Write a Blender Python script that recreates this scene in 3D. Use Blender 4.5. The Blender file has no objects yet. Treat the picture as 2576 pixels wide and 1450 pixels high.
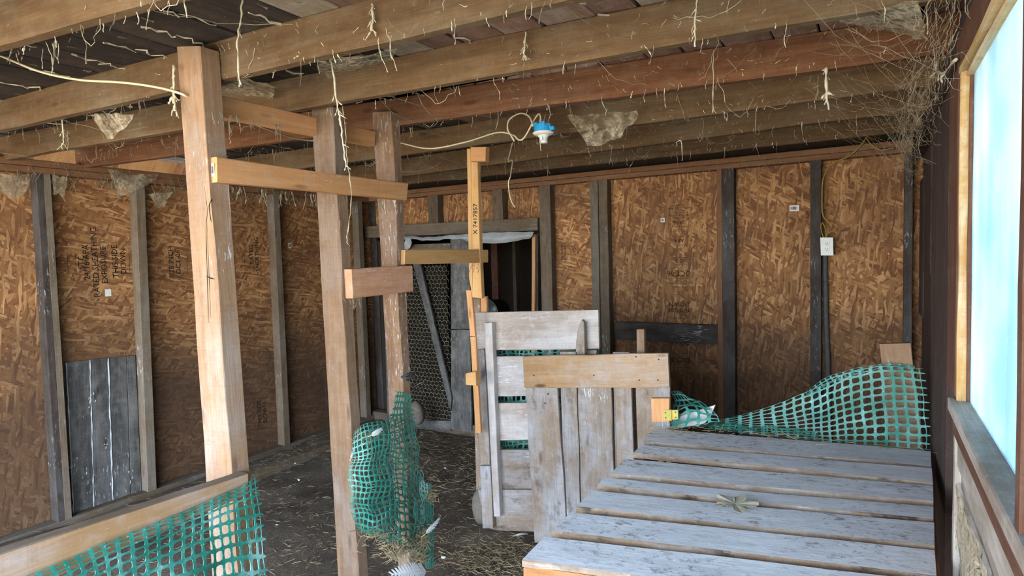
import bpy, bmesh, math, random
from mathutils import Vector as V, Matrix, noise as mn
random.seed(11)
sc = bpy.context.scene
col = sc.collection

# ---------------------------------------------------------------- camera, sky, sun, exposure
FPX, YAW, PITCH, ROLL, CH = 1540.0, 30.6, -3.0, -1.5, 1.7
_y, _p, _r = (math.radians(a) for a in (YAW, PITCH, ROLL))
_F = V((-math.sin(_y)*math.cos(_p), math.cos(_y)*math.cos(_p), math.sin(_p)))
_rt = V((math.cos(_y), math.sin(_y), 0)); _up = _rt.cross(_F)
CR = _rt*math.cos(_r) + _up*math.sin(_r); CU = -_rt*math.sin(_r) + _up*math.cos(_r)
CO = V((0, 0, CH))
cam = bpy.data.objects.new('camera', bpy.data.cameras.new('camera')); col.objects.link(cam)
cam.data.sensor_width = 36.0; cam.data.lens = 36.0*FPX/2576; cam.data.clip_start = 0.02
cam.matrix_world = Matrix.Translation(CO) @ Matrix((CR, CU, -_F)).transposed().to_4x4()
sc.camera = cam

world = bpy.data.worlds.new('sky'); sc.world = world; world.use_nodes = True
wn, wl = world.node_tree.nodes, world.node_tree.links
wn.clear()
wo = wn.new('ShaderNodeOutputWorld'); wb = wn.new('ShaderNodeBackground'); wl.new(wb.outputs[0], wo.inputs[0])
tc = wn.new('ShaderNodeTexCoord'); sx = wn.new('ShaderNodeSeparateXYZ'); wl.new(tc.outputs['Generated'], sx.inputs[0])
rp = wn.new('ShaderNodeValToRGB'); wl.new(sx.outputs['Z'], rp.inputs[0]); wl.new(rp.outputs[0], wb.inputs[0])
rp.color_ramp.elements[0].position = 0.0; rp.color_ramp.elements[0].color = (.78, .9, 1, 1)
rp.color_ramp.elements[1].position = 0.8; rp.color_ramp.elements[1].color = (.36, .58, 1, 1)
wb.inputs[1].default_value = 4.6
sun = bpy.data.objects.new('sun', bpy.data.lights.new('sun', 'SUN')); col.objects.link(sun)
sun.data.energy = 6.0; sun.data.color = (1, .95, .88); sun.data.angle = math.radians(.6)
sun.rotation_euler = V((.62, .12, -1.1)).to_track_quat('-Z', 'Y').to_euler()
def portal(loc, rot, sx_, sy_):
    l = bpy.data.lights.new('opening_portal', 'AREA'); l.shape = 'RECTANGLE'; l.size = sx_; l.size_y = sy_
    l.cycles.is_portal = True
    o = bpy.data.objects.new('opening_portal', l); col.objects.link(o); o.location = loc; o.rotation_euler = rot
portal((-2.1, -1.25, 1.25), (math.radians(90), 0, 0), 4.9, 2.4)
portal((.42, 1.0, 1.72), (0, math.radians(90), 0), .95, 2.1)
vs = sc.view_settings
vs.view_transform = 'Standard'; vs.look = 'None'; vs.gamma = 1.0; vs.use_curve_mapping = False
vs.exposure = 2.07

sc.cycles.max_bounces = 6; sc.cycles.diffuse_bounces = 4; sc.cycles.glossy_bounces = 2; sc.cycles.transmission_bounces = 3; sc.cycles.transparent_max_bounces = 6
sc.cycles.caustics_reflective = False; sc.cycles.caustics_refractive = False

def ray(px, py):
    return _F + CR*((px-1288)/FPX) + CU*(-(py-725)/FPX)
def at(px, py, ax, v):
    """point of the place seen at a pixel of the photograph, on the plane  axis = v"""
    d = ray(px, py); k = (v-CO[ax])/d[ax]
    return CO + d*k
def toz(p, q, z):
    k = (z-p.z)/(q.z-p.z); return p + (q-p)*k

# ---------------------------------------------------------------- materials
def rgb(h, k=1.0):
    h = h.lstrip('#'); c = [int(h[i:i+2], 16)/255 for i in (0, 2, 4)]
    return tuple((x/12.92 if x <= .04045 else ((x+.055)/1.055)**2.4)*k for x in c) + (1,)
class G:
    def __init__(s, name):
        s.m = bpy.data.materials.new(name); s.m.use_nodes = True
        s.t = s.m.node_tree; s.n = s.t.nodes; s.b = s.n['Principled BSDF']; s.b.inputs['Roughness'].default_value = .85
        s.b.inputs['Specular IOR Level'].default_value = .25
    def new(s, t, **k):
        n = s.n.new(t)
        for a, v in k.items(): setattr(n, a, v)
        return n
    def ln(s, a, b): s.t.links.new(a, b)
    def mathn(s, op, a, b=None):
        n = s.new('ShaderNodeMath', operation=op)
        for i, x in enumerate((a, b)):
            if x is None: continue
            if isinstance(x, (int, float)): n.inputs[i].default_value = x
            else: s.ln(x, n.inputs[i])
        return n.outputs[0]
    def coords(s, rnd=True, kind='Object'):
        c = s.new('ShaderNodeTexCoord').outputs[kind]
        if rnd:
            oi = s.new('ShaderNodeObjectInfo'); s.rnd = oi.outputs['Random']
            m = s.new('ShaderNodeVectorMath', operation='MULTIPLY_ADD')
            cmb = s.new('ShaderNodeCombineXYZ')
            for i in range(3): s.ln(oi.outputs['Random'], cmb.inputs[i])
            s.ln(cmb.outputs[0], m.inputs[0]); m.inputs[1].default_value = (37, 19, 53); s.ln(c, m.inputs[2])
            c = m.outputs[0]
        return c
    def mp(s, c, scale, rot=(0, 0, 0)):
        m = s.new('ShaderNodeMapping'); s.ln(c, m.inputs[0]); m.inputs['Scale'].default_value = scale; m.inputs['Rotation'].default_value = rot
        return m.outputs[0]
    def noise(s, c, scale=1, detail=4, rough=.6, dist=0):
        n = s.new('ShaderNodeTexNoise'); s.ln(c, n.inputs['Vector']); n.inputs['Scale'].default_value = scale
        n.inputs['Detail'].default_value = detail; n.inputs['Roughness'].default_value = rough; n.inputs['Distortion'].default_value = dist
        return n.outputs['Fac']
    def ramp(s, f, lo, hi, c0=0, c1=1):
        m = s.new('ShaderNodeMapRange'); s.ln(f, m.inputs[0])
        for i, v in enumerate((lo, hi, c0, c1)): m.inputs[i+1].default_value = v
        return m.outputs[0]
    def mix(s, f, a, b, mode='MIX'):
        m = s.new('ShaderNodeMix', data_type='RGBA', blend_type=mode)
        for i, x in ((0, f), (6, a), (7, b)):
            if isinstance(x, (int, float)): m.inputs[i].default_value = x
            elif isinstance(x, tuple): m.inputs[i].default_value = x
            else: s.ln(x, m.inputs[i])
        return m.outputs[2]
    def bump(s, h, d, strength=1.0, prev=None):
        n = s.new('ShaderNodeBump'); s.ln(h, n.inputs['Height']); n.inputs['Distance'].default_value = d; n.inputs['Strength'].default_value = strength
        if prev is not None: s.ln(prev, n.inputs['Normal'])
        return n.outputs[0]
    def done(s, c=None, nrm=None):
        if c is not None:
            if isinstance(c, tuple): s.b.inputs['Base Color'].default_value = c
            else: s.ln(c, s.b.inputs['Base Color'])
        if nrm is not None: s.ln(nrm, s.b.inputs['Normal'])
        return s.m

def wood(name, base, dark, grey, g=.4, drops=0.0, knots=.5, var=.25, stain=None, st=.0, dust=.25):
    """grain runs along the board's own length (local X)"""
    m = G(name); c = m.coords()
    gr = m.noise(m.mp(c, (1.1, 13, 13)), 1, 6, .65, .9)
    fine = m.noise(m.mp(c, (7, 170, 170)), 1, 3, .6)
    big = m.noise(m.mp(c, (2.2, 5, 5)), 1, 4, .6)
    gr2 = m.noise(m.mp(c, (3, 34, 34)), 1, 4, .6, .5)
    k = m.mix(m.mathn('ADD', m.mathn('MULTIPLY', m.ramp(gr, .3, .72), .6), m.mathn('MULTIPLY', m.ramp(gr2, .35, .65), .4)), dark, base)
    k = m.mix(m.ramp(big, .62-.3*g, .78-.2*g, 0, min(1, g*1.6)), k, grey)
    k = m.mix(m.ramp(fine, .35, .7, .45, 0), k, dark)
    saw = m.noise(m.mp(c, (130, 6, 6)), 1, 3, .6); k = m.mix(m.ramp(saw, .5, .75, 0, .3), k, dark)
    mot = m.noise(c, 16, 6, .75); k = m.mix(m.ramp(mot, .5, .72, 0, .45), k, grey); k = m.mix(m.ramp(mot, .3, .44, .5, 0), k, dark)
    # knots
    vo = m.new('ShaderNodeTexVoronoi'); m.ln(m.mp(c, (2.6, 9, 9)), vo.inputs['Vector']); vo.inputs['Scale'].default_value = 1
    kn = m.ramp(vo.outputs['Distance'], .06, .13, knots, 0)
    k = m.mix(kn, k, (dark[0]*.35, dark[1]*.3, dark[2]*.3, 1))
    # brightness differs from board to board
    k = m.mix(1.0, k, m.mix(m.rnd, (1-var, 1-var, 1-var, 1), (1+var, 1+var*.95, 1+var*.9, 1)), 'MULTIPLY')
    if stain:
        sn = m.noise(m.mp(c, (4, 7, 7)), 1, 5, .7)
        k = m.mix(m.ramp(sn, .56, .66, 0, st), k, stain)
    sp = m.noise(m.mp(c, (38, 75, 75)), 1, 4, .75)
    k = m.mix(m.ramp(sp, .66, .72, 0, dust), k, rgb('#cfc6b6'))
    if drops > 0:
        a = m.noise(m.mp(c, (16, 90, 90)), 1, 4, .7); b = m.noise(m.mp(c, (3, 3, 3)), 1, 2, .5)
        k = m.mix(m.mathn('MULTIPLY', m.ramp(a, .58, .66), m.ramp(b, .62-.25*drops, .75-.2*drops, 0, .9)), k, rgb('#dcdcdc'))
    n = m.bump(fine, .0012, .7); n = m.bump(gr, .002, .5, n); n = m.bump(sp, .002, .5, n); n = m.bump(mot, .004, .35, n)
    return m.done(k, n)

W = {}
W['post'] = wood('post_wood', rgb('#a28264'), rgb('#705642'), rgb('#94867b'), .55, .3)
W['rungwhite'] = wood('splashed_rung_wood', rgb('#d8a482'), rgb('#ad7a5a'), rgb('#cfb5a4'), .5, .7, .9, .03, dust=.5)
W['postsplash'] = wood('splashed_post_wood', rgb('#a98666'), rgb('#6e523f'), rgb('#9c8b80'), .5, 1.0, .5, .1, dust=.6)
W['fresh'] = wood('fresh_pine', rgb('#ddb078'), rgb('#ba8a55'), rgb('#cbab84'), .2, 0, .6, .08, dust=.08)
W['rung'] = wood('rung_pine', rgb('#e0aa76'), rgb('#b98254'), rgb('#c9a98c'), .25, .1, .6, .1, dust=.15)
W['joist'] = wood('joist_wood', rgb('#7b5f40'), rgb('#4d3925'), rgb('#786a55'), .45, .0, .5, .14, dust=.35)
W['joist_red'] = wood('joist_red_wood', rgb('#845a3a'), rgb('#4b2c1c'), rgb('#75604c'), .25, 0, .5, .08, dust=.3)
W['plankd'] = wood('dark_plank', rgb('#40372f'), rgb('#282120'), rgb('#5d5145'), .35, 0, .3, .3, dust=.3)
W['plankb'] = wood('brown_plank', rgb('#937362'), rgb('#65493c'), rgb('#a8988a'), .4, 0, .3, .3, dust=.4)
W['plankg'] = wood('dusty_plank', rgb('#a59a87'), rgb('#7d6b59'), rgb('#c2bbad'), .5, 0, .3, .1, dust=.5)
W['stud'] = wood('stud_grey_wood', rgb('#85725c'), rgb('#564636'), rgb('#80766a'), .6, .2, .4, .18, dust=.3)
W['studdark'] = wood('stud_dark_wood', rgb('#52463e'), rgb('#342b26'), rgb('#5d5955'), .6, .3, .4, .15, dust=.3)
W['plate'] = wood('plate_wood', rgb('#93694a'), rgb('#65452f'), rgb('#80694f'), .35, 0, .5, .12, dust=.3)
W['grey'] = wood('weathered_board', rgb('#76736f'), rgb('#3a3735'), rgb('#918d88'), .5, .15, .6, .2, dust=.3)
W['pale'] = wood('whitewashed_board', rgb('#b5a8a1'), rgb('#95867a'), rgb('#c3c0c0'), .7, .55, .5, .1, rgb('#8b7463'), .45, dust=.5)
W['gate'] = wood('gate_slat', rgb('#a89078'), rgb('#75665a'), rgb('#a9a8aa'), .7, .3, .6, .12, rgb('#4c403a'), .6, dust=.3)
W['gatetop'] = wood('gate_top_rail', rgb('#b7936a'), rgb('#8e6d4c'), rgb('#ada199'), .6, .1, .9, .05, dust=.3)
def tabletop():
    m = G('table_board'); c = m.coords(); a = m.noise(m.mp(c, (3, 9, 9)), 1, 5, .65); f = m.noise(m.mp(c, (10, 130, 130)), 1, 3, .6); b = m.noise(m.mp(c, (26, 40, 40)), 1, 6, .8); d = m.noise(m.mp(c, (2.5, 4, 4)), 1, 4, .6)
    k = m.mix(m.ramp(a, .35, .65), rgb('#d4d6db'), rgb('#eef0f4')); k = m.mix(m.ramp(f, .35, .6, .3, 0), k, rgb('#a5a09c'))
    k = m.mix(m.mathn('MULTIPLY', m.ramp(b, .53, .6), m.ramp(d, .42, .62, .08, .75)), k, rgb('#6c5f55')); w = m.noise(m.mp(c, (22, 30, 30)), 1, 5, .8)
    k = m.mix(m.ramp(w, .62, .68, 0, .7), k, rgb('#eeeeee'))
    return m.done(k, m.bump(f, .001, .5, m.bump(b, .004, .5)))
W['table'] = tabletop()
W['worn'] = wood('worn_edge', rgb('#a98d72'), rgb('#6b5646'), rgb('#b7aca0'), .5, .3, .2, .1, rgb('#32281f'), .8, dust=.6)
W['edge'] = wood('rough_beam', rgb('#c08a58'), rgb('#7e5331'), rgb('#9c8470'), .3, .2, .3, .1, rgb('#4a3525'), .7, dust=.6)
W['dkbrown'] = wood('stained_brown', rgb('#55433c'), rgb('#382a26'), rgb('#6a5b54'), .3, 0, .1, .15, dust=.2)
W['rdbrown'] = wood('red_stained', rgb('#734e3c'), rgb('#4e3023'), rgb('#786457'), .3, 0, .1, .1, dust=.2)
W['sill'] = wood('dusty_sill', rgb('#9f9488'), rgb('#7c6a5c'), rgb('#b7b1aa'), .6, .1, .1, .08, dust=.4)
W['cream'] = wood('cream_trim', rgb('#d9c193'), rgb('#a8793e'), rgb('#e0d6bd'), .45, 0, .1, .05, dust=.3)
W['ply'] = wood('raw_ply', rgb('#d3ab7c'), rgb('#a97948'), rgb('#c9a984'), .3, 0, .3, .08, dust=.2)

def osb(name, rz):
    """overlapping wood flakes, long axis turned by rz on the sheet (local X right, Y up)"""
    m = G(name); c = m.coords()
    wob = m.new('ShaderNodeTexNoise'); m.ln(c, wob.inputs['Vector']); wob.inputs['Scale'].default_value = 5; wob.inputs['Detail'].default_value = 3
    ad = m.new('ShaderNodeVectorMath', operation='MULTIPLY_ADD'); m.ln(wob.outputs['Color'], ad.inputs[0]); ad.inputs[1].default_value = (.05,)*3; m.ln(c, ad.inputs[2])
    c = ad.outputs[0]
    k = None; hts = []
    for i, (da, L, Wd) in enumerate(((0, 9, 46), (.45, 12, 54), (-.5, 11, 48), (1.0, 14, 40), (-1.05, 13, 60), (.12, 10, 70))):
        mpn = m.mp(c, (1, 1, 1), (0, 0, rz+da)); sc2 = m.mp(mpn, (L, Wd, 1))
        ofs = m.new('ShaderNodeVectorMath', operation='ADD'); m.ln(sc2, ofs.inputs[0]); ofs.inputs[1].default_value = (i*7.3, i*3.1, i*5.0)
        vo = m.new('ShaderNodeTexVoronoi', voronoi_dimensions='2D'); m.ln(ofs.outputs[0], vo.inputs['Vector']); vo.inputs['Scale'].default_value = 1
        sp = m.new('ShaderNodeSeparateColor'); m.ln(vo.outputs['Color'], sp.inputs[0])
        fib = m.noise(m.mp(mpn, (9, 240, 1)), 1, 2, .6)
        v = m.mathn('ADD', sp.outputs[0], m.mathn('MULTIPLY', m.mathn('SUBTRACT', fib, .5), .9))
        cr = m.new('ShaderNodeValToRGB'); m.ln(v, cr.inputs[0]); e = cr.color_ramp.elements
        e[0].position = 0; e[0].color = rgb('#71492d'); e[1].position = 1; e[1].color = rgb('#c9996a')
        x = e.new(.3); x.color = rgb('#8f613c'); x = e.new(.7); x.color = rgb('#a6774b')
        if k is None: k = cr.outputs[0]; h = sp.outputs[0]
        else:
            msk = m.ramp(sp.outputs[1], .58, .6)
            k = m.mix(msk, k, cr.outputs[0])
            mh = m.new('ShaderNodeMix', data_type='FLOAT'); m.ln(msk, mh.inputs[0]); m.ln(h, mh.inputs[2]); m.ln(sp.outputs[0], mh.inputs[3]); h = mh.outputs[0]
    dirt = m.noise(c, 2.2, 5, .65)
    k = m.mix(m.ramp(dirt, .42, .75, 0, .75), k, rgb('#5a4230'))
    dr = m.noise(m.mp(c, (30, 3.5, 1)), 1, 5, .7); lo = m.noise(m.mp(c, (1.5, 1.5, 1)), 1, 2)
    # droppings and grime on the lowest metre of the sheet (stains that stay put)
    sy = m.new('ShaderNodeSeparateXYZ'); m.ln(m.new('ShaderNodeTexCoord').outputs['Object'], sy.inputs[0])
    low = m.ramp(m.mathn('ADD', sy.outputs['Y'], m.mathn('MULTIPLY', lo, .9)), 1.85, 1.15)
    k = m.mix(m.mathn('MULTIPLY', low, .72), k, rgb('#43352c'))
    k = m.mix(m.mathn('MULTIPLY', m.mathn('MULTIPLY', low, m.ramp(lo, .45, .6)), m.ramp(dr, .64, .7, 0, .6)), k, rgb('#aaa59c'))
    sp = m.noise(c, 120, 3, .7); k = m.mix(m.ramp(sp, .68, .75, 0, .35), k, rgb('#c7b9a2'))
    return m.done(k, m.bump(h, .0022, .8))
W['osbv'] = osb('strand_board_upright', math.radians(90)); W['osbh'] = osb('strand_board_level', math.radians(4))

def plain(name, c, rough=.6, vary=.0, metal=0, scale=30, bmp=0):
    m = G(name); co = m.coords(); m.b.inputs['Roughness'].default_value = rough; m.b.inputs['Metallic'].default_value = metal
    n = m.noise(co, scale, 4, .6)
    k = m.mix(m.ramp(n, .35, .7), (c[0]*(1-vary), c[1]*(1-vary), c[2]*(1-vary), 1), c)
    return m.done(k, m.bump(n, bmp, .6) if bmp else None)
W['web'] = plain('dusty_web', rgb('#cfc2a6'), .95, .3)
W['webgrey'] = plain('grey_dusty_web', rgb('#93846e'), .95, .3)
W['net'] = plain('green_netting', rgb('#3fa08c'), .45, .0)
def netmat():
    m = G('green_plastic_netting'); c = m.coords(); m.b.inputs['Roughness'].default_value = .45; m.b.inputs['Specular IOR Level'].default_value = .45
    n = m.noise(c, 6, 5, .7); f = m.noise(c, 160, 3, .6)
    k = m.mix(m.ramp(n, .4, .7), rgb('#1f6e5d'), rgb('#3f9284')); k = m.mix(m.ramp(n, .56, .68, 0, .7), k, rgb('#93bdb9'))
    k = m.mix(m.ramp(f, .6, .7, 0, .5), k, rgb('#c9cfc2')); return m.done(k)
W['net'] = netmat()
W['white'] = plain('white_plastic', rgb('#e6e4dd'), .4, .08)
W['blue'] = plain('blue_plastic', rgb('#2f9fd8'), .4, .12)
W['cable'] = plain('cream_cable', rgb('#dccda8'), .5, .15)
W['ycable'] = plain('yellow_cable', rgb('#a8873c'), .6, .3)
W['conduit'] = plain('dusty_grey_conduit', rgb('#5b5a58'), .8, .3)
W['ink'] = plain('black_ink', rgb('#1d1613'), .8, .1)
W['inkfade'] = plain('faded_ink', rgb('#1b130d'), .9, .2)
W['caulk'] = plain('white_filler', rgb('#c9ccce'), .8, .2, bmp=.002)
W['straw'] = plain('straw', rgb('#b09c78'), .8, .35)
W['strawdk'] = plain('old_straw', rgb('#84735a'), .9, .4)
W['feather'] = plain('white_feather', rgb('#e9edf2'), .8, .06)
W['wire'] = plain('galvanised_wire', rgb('#b3ab98'), .7, .3, .1)
W['sheet'] = plain('white_plastic_sheet', rgb('#b9bbbb'), .5, .3, scale=9)
W['brass'] = plain('yellow_hinge', rgb('#c9b45c'), .5, .25)
W['nail'] = plain('nail_head', rgb('#3b302a'), .6, .2, .6)
W['leaf'] = plain('dry_leaf', rgb('#b3aa92'), .8, .3)
W['stone'] = plain('grey_stone', rgb('#7a7065'), .9, .3, bmp=.01)
W['metal'] = plain('dull_metal', rgb('#777a7b'), .45, .2, .7)
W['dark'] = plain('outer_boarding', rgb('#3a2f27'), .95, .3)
def soil():
    m = G('dirt_floor'); c = m.coords(False)
    a = m.noise(c, 3, 6, .65); f = m.noise(c, 45, 5, .7); g = m.noise(m.mp(c, (60, 25, 40)), 1, 4, .7)
    k = m.mix(m.ramp(a, .35, .65), rgb('#564c42'), rgb('#746758')); k = m.mix(m.ramp(f, .45, .7, 0, .6), k, rgb('#463b32'))
    k = m.mix(m.ramp(g, .6, .7, 0, .5), k, rgb('#9a8768'))
    return m.done(k, m.bump(f, .012, .7))
W['soil'] = soil()
def outer():
    m = G('sunlit_yard'); c = m.coords(False); a = m.noise(c, .6, 5, .6)
    return m.done(m.mix(a, rgb('#b39c7a'), rgb('#cdbb9e')))
W['yard'] = outer()
def film():
    m = G('hazy_window_film'); c = m.coords(False)
    st = m.noise(m.mp(c, (3, 14, .8)), 1, 3, .5); sp = m.noise(m.mp(c, (1, 220, 60)), 1, 3, .6); big = m.noise(c, 2.4, 3, .5)
    t = m.new('ShaderNodeBsdfTranslucent'); tr = m.new('ShaderNodeBsdfTransparent'); df = m.new('ShaderNodeBsdfDiffuse')
    kk = m.mix(m.ramp(sp, .6, .7, 0, .6), m.mix(m.ramp(big, .35, .65), rgb('#94adb6'), rgb('#c3cfcc')), rgb('#e6e8e8'))
    m.ln(kk, t.inputs[0]); tr.inputs[0].default_value = rgb('#8b999c'); df.inputs[0].default_value = rgb('#c5d0d2')
    a = m.new('ShaderNodeMixShader'); m.ln(m.ramp(st, .3, .7, .45, .65), a.inputs[0]); m.ln(tr.outputs[0], a.inputs[1]); m.ln(t.outputs[0], a.inputs[2])
    b = m.new('ShaderNodeMixShader'); b.inputs[0].default_value = .14; m.ln(a.outputs[0], b.inputs[1]); m.ln(df.outputs[0], b.inputs[2])
    m.ln(b.outputs[0], m.n['Material Output'].inputs[0]); return m.m
W['film'] = film()
def webfilm(name, dens):
    m = G(name); c = m.coords()
    n = m.noise(m.mp(c, (40, 40, 40)), 1, 6, .8); f = m.noise(m.mp(c, (9, 9, 9)), 1, 4, .7)
    tr = m.new('ShaderNodeBsdfTransparent'); m.b.inputs['Base Color'].default_value = rgb('#b5a68c')
    a = m.mathn('MULTIPLY', m.ramp(n, .35, .6), m.ramp(f, .42-dens*.3, .6-dens*.2, .15, .95))
    x = m.new('ShaderNodeMixShader'); m.ln(a, x.inputs[0]); m.ln(tr.outputs[0], x.inputs[1]); m.ln(m.b.outputs[0], x.inputs[2])
    m.ln(x.outputs[0], m.n['Material Output'].inputs[0]); return m.m
W['veil'] = webfilm('web_veil', .35); W['veilthin'] = webfilm('thin_web_veil', .0); W['veilthick'] = webfilm('thick_web_veil', 1.0)

# ---------------------------------------------------------------- object helpers
def tag(o, label=None, cat=None, group=None, kind=None):
    if label: o['label'] = label
    if cat: o['category'] = cat
    if group: o['group'] = group
    if kind: o['kind'] = kind
    return o
def link(name, me, M=None, parent=None, mat=None):
    o = bpy.data.objects.new(name, me); col.objects.link(o)
    if mat is not None: me.materials.append(mat)
    M = M or Matrix()
    if parent is not None:
        o.parent = parent; M = PW[parent.name].inverted() @ M
        PW[o.name] = PW[parent.name] @ M
    else: PW[o.name] = M
    o.matrix_basis = M
    return o
PW = {}
def empty(name, loc, label=None, cat=None, group=None, kind=None):
    o = bpy.data.objects.new(name, None); col.objects.link(o); o.location = loc; o.empty_display_size = .05
    PW[o.name] = Matrix.Translation(V(loc)); return tag(o, label, cat, group, kind)
def from_bm(name, bm, mat, parent=None, smooth=False, loc=None):
    M = Matrix()
    if loc is None and len(bm.verts):
        loc = sum((v.co for v in bm.verts), V())/len(bm.verts)
    if loc is not None:
        M = Matrix.Translation(V(loc)); bmesh.ops.translate(bm, verts=bm.verts, vec=-V(loc))
    me = bpy.data.meshes.new(name); bm.to_mesh(me); bm.free()
    if smooth:
        for p in me.polygons: p.use_smooth = True
    return link(name, me, M, parent, mat)

def plank(name, mat, a0, b0, a1, b1, th, parent=None, seg=None, ch=.003, rough=.0015, mat2=None):
    """A board. a0,b0 = the two front corners at one end, a1,b1 at the other; th = vector to its back. Local X runs along it."""
    a0, b0, a1, b1, th = (V(x) for x in (a0, b0, a1, b1, th))
    c0 = (a0+b0)/2; c1 = (a1+b1)/2; L = (c1-c0).length
    X = (c1-c0).normalized(); Z = th.normalized(); Z = (Z - X*Z.dot(X)).normalized(); Y = Z.cross(X)
    C = (c0+c1)/2
    M = Matrix.Translation(C) @ Matrix((X, Y, Z)).transposed().to_4x4(); Mi = M.inverted()
    seg = seg or max(2, min(10, int(L/.18)))
    t = th.length; vs_, fs = [], []
    ph = random.uniform(0, 50)
    for i in range(seg+1):
        u = i/seg; A = a0.lerp(a1, u); B = b0.lerp(b1, u); d = (B-A).normalized(); w = (B-A).length; k = min(ch, w*.2, t*.2)
        ja = d*rough*2*mn.noise(V((ph, u*L*4, 0))); jb = d*rough*2*mn.noise(V((ph+9, u*L*4, 0))); jf = th.normalized()*rough*mn.noise(V((ph+20, u*L*3, 0)))
        n = th/t
        ring = [A+d*k+jf, B-d*k+jf, B+n*k+jb+jf, B+n*(t-k)+jb, B+th-d*k, A+th+d*k, A+n*(t-k)+ja, A+n*k+ja+jf]
        vs_ += [Mi @ p for p in ring]
        if i:
            q = (i-1)*8
            for j in range(8): fs.append((q+j, q+(j+1) % 8, q+8+(j+1) % 8, q+8+j))
    fs.append(tuple(range(7, -1, -1))); fs.append(tuple(seg*8+j for j in range(8)))
    me = bpy.data.meshes.new(name); me.from_pydata(vs_, [], fs)
    bm = bmesh.new(); bm.from_mesh(me); bmesh.ops.recalc_face_normals(bm, faces=bm.faces); bm.to_mesh(me); bm.free()
    o = link(name, me, M, parent, mat)
    if mat2:
        me.materials.append(mat2)
        for k, p in enumerate(me.polygons): p.material_index = 0 if (k < seg*8 and k % 8 == 0) else 1
    return o
def pq(name, mat, q, ax, v, th, parent=None, **k):
    """board from its four photographed corners TL,TR,BR,BL lying on one plane of the place; th along the axis (metres)"""
    P = [at(x, y, ax, v) for x, y in q]; t = V((0, 0, 0)); t[ax] = th
    if (P[0]-P[1]).length > (P[0]-P[3]).length: return plank(name, mat, P[0], P[3], P[1], P[2], t, parent, **k)
    return plank(name, mat, P[0], P[1], P[3], P[2], t, parent, **k)
def beam(name, mat, p, q, w, t, wdir, parent=None, **k):
    """board on a centre line p-q, width w along wdir, thickness t"""
    p, q, wd = V(p), V(q), V(wdir); x = (q-p).normalized(); wd = (wd-x*wd.dot(x)).normalized(); n = x.cross(wd)
    o = -n*t/2
    return plank(name, mat, p-wd*w/2+o, p+wd*w/2+o, q-wd*w/2+o, q+wd*w/2+o, n*t, parent, **k)
def box(name, mat, lo, hi, parent=None, **k):
    lo, hi = V(lo), V(hi); d = hi-lo; ax = max(range(3), key=lambda i: d[i]); o = [i for i in range(3) if i != ax]
    e = [V((0, 0, 0)) for _ in range(3)]
    for i in range(3): e[i][i] = d[i]
    w, t = (o[0], o[1]) if d[o[0]] >= d[o[1]] else (o[1], o[0])
    return plank(name, mat, lo, lo+e[w], lo+e[ax], lo+e[ax]+e[w], e[t], parent, **k)
def tube(bm, pts, rad, n=5):
    pts = [V(p) for p in pts]; prev = None; U = None
    for i, p in enumerate(pts):
        d = (pts[min(i+1, len(pts)-1)]-pts[max(i-1, 0)])
        d = d.normalized() if d.length > 1e-9 else V((0, 0, 1))
        if U is None: U = d.orthogonal().normalized()
        else:
            U = U - d*U.dot(d); U = U.normalized() if U.length > 1e-6 else d.orthogonal().normalized()
        Wv = d.cross(U); r = rad[i] if isinstance(rad, (list, tuple)) else rad
        ring = [bm.verts.new(p + (U*math.cos(2*math.pi*j/n) + Wv*math.sin(2*math.pi*j/n))*r) for j in range(n)]
        if prev:
            for j in range(n): bm.faces.new((prev[j], prev[(j+1) % n], ring[(j+1) % n], ring[j]))
        else: first = ring
        prev = ring
    bm.faces.new(first[::-1]); bm.faces.new(prev)
def smoothpts(P, n=6):
    P = [V(p) for p in P]; out = []
    for i in range(len(P)-1):
        a, b, c, d = P[max(i-1, 0)], P[i], P[i+1], P[min(i+2, len(P)-1)]
        for j in range(n):
            t = j/n; out.append(.5*((2*b)+(c-a)*t+(2*a-5*b+4*c-d)*t*t+(3*b-a-3*c+d)*t**3))
    out.append(P[-1]); return out
def cable(name, mat, P, r, parent=None, n=6, sides=7):
    bm = bmesh.new(); tube(bm, smoothpts(P, n), r, sides); return from_bm(name, bm, mat, parent, True)
def lathe(bm, prof, n=20, M=Matrix()):
    rings = []
    for r, z in prof: rings.append([bm.verts.new(M @ V((r*math.cos(2*math.pi*j/n), r*math.sin(2*math.pi*j/n), z))) for j in range(n)])
    for a, b in zip(rings, rings[1:]):
        for j in range(n): bm.faces.new((a[j], a[(j+1) % n], b[(j+1) % n], b[j]))
    bm.faces.new(rings[0][::-1]); bm.faces.new(rings[-1])
def text(name, s, size, loc, X, Y, mat, parent=None, extrude=.0004):
    cu = bpy.data.curves.new('t', 'FONT'); cu.body = s; cu.size = size; cu.extrude = extrude; cu.align_x = 'CENTER'; cu.align_y = 'CENTER'; cu.resolution_u = 2
    o = bpy.data.objects.new('t', cu); col.objects.link(o); dg = bpy.context.evaluated_depsgraph_get(); me = bpy.data.meshes.new_from_object(o.evaluated_get(dg))
    bpy.data.objects.remove(o); me.materials.clear()
    X = V(X).normalized(); Y = V(Y).normalized(); Z = X.cross(Y)
    return link(name, me, Matrix.Translation(V(loc)) @ Matrix((X, Y, Z)).transposed().to_4x4(), parent, mat)

# ---------------------------------------------------------------- the setting
XL, YB, XR = -4.55, 4.8, .21          # framing planes of the left, back and right walls
ZP0, ZP1 = 2.30, 2.385                 # underside and top of the wall plates
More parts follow.
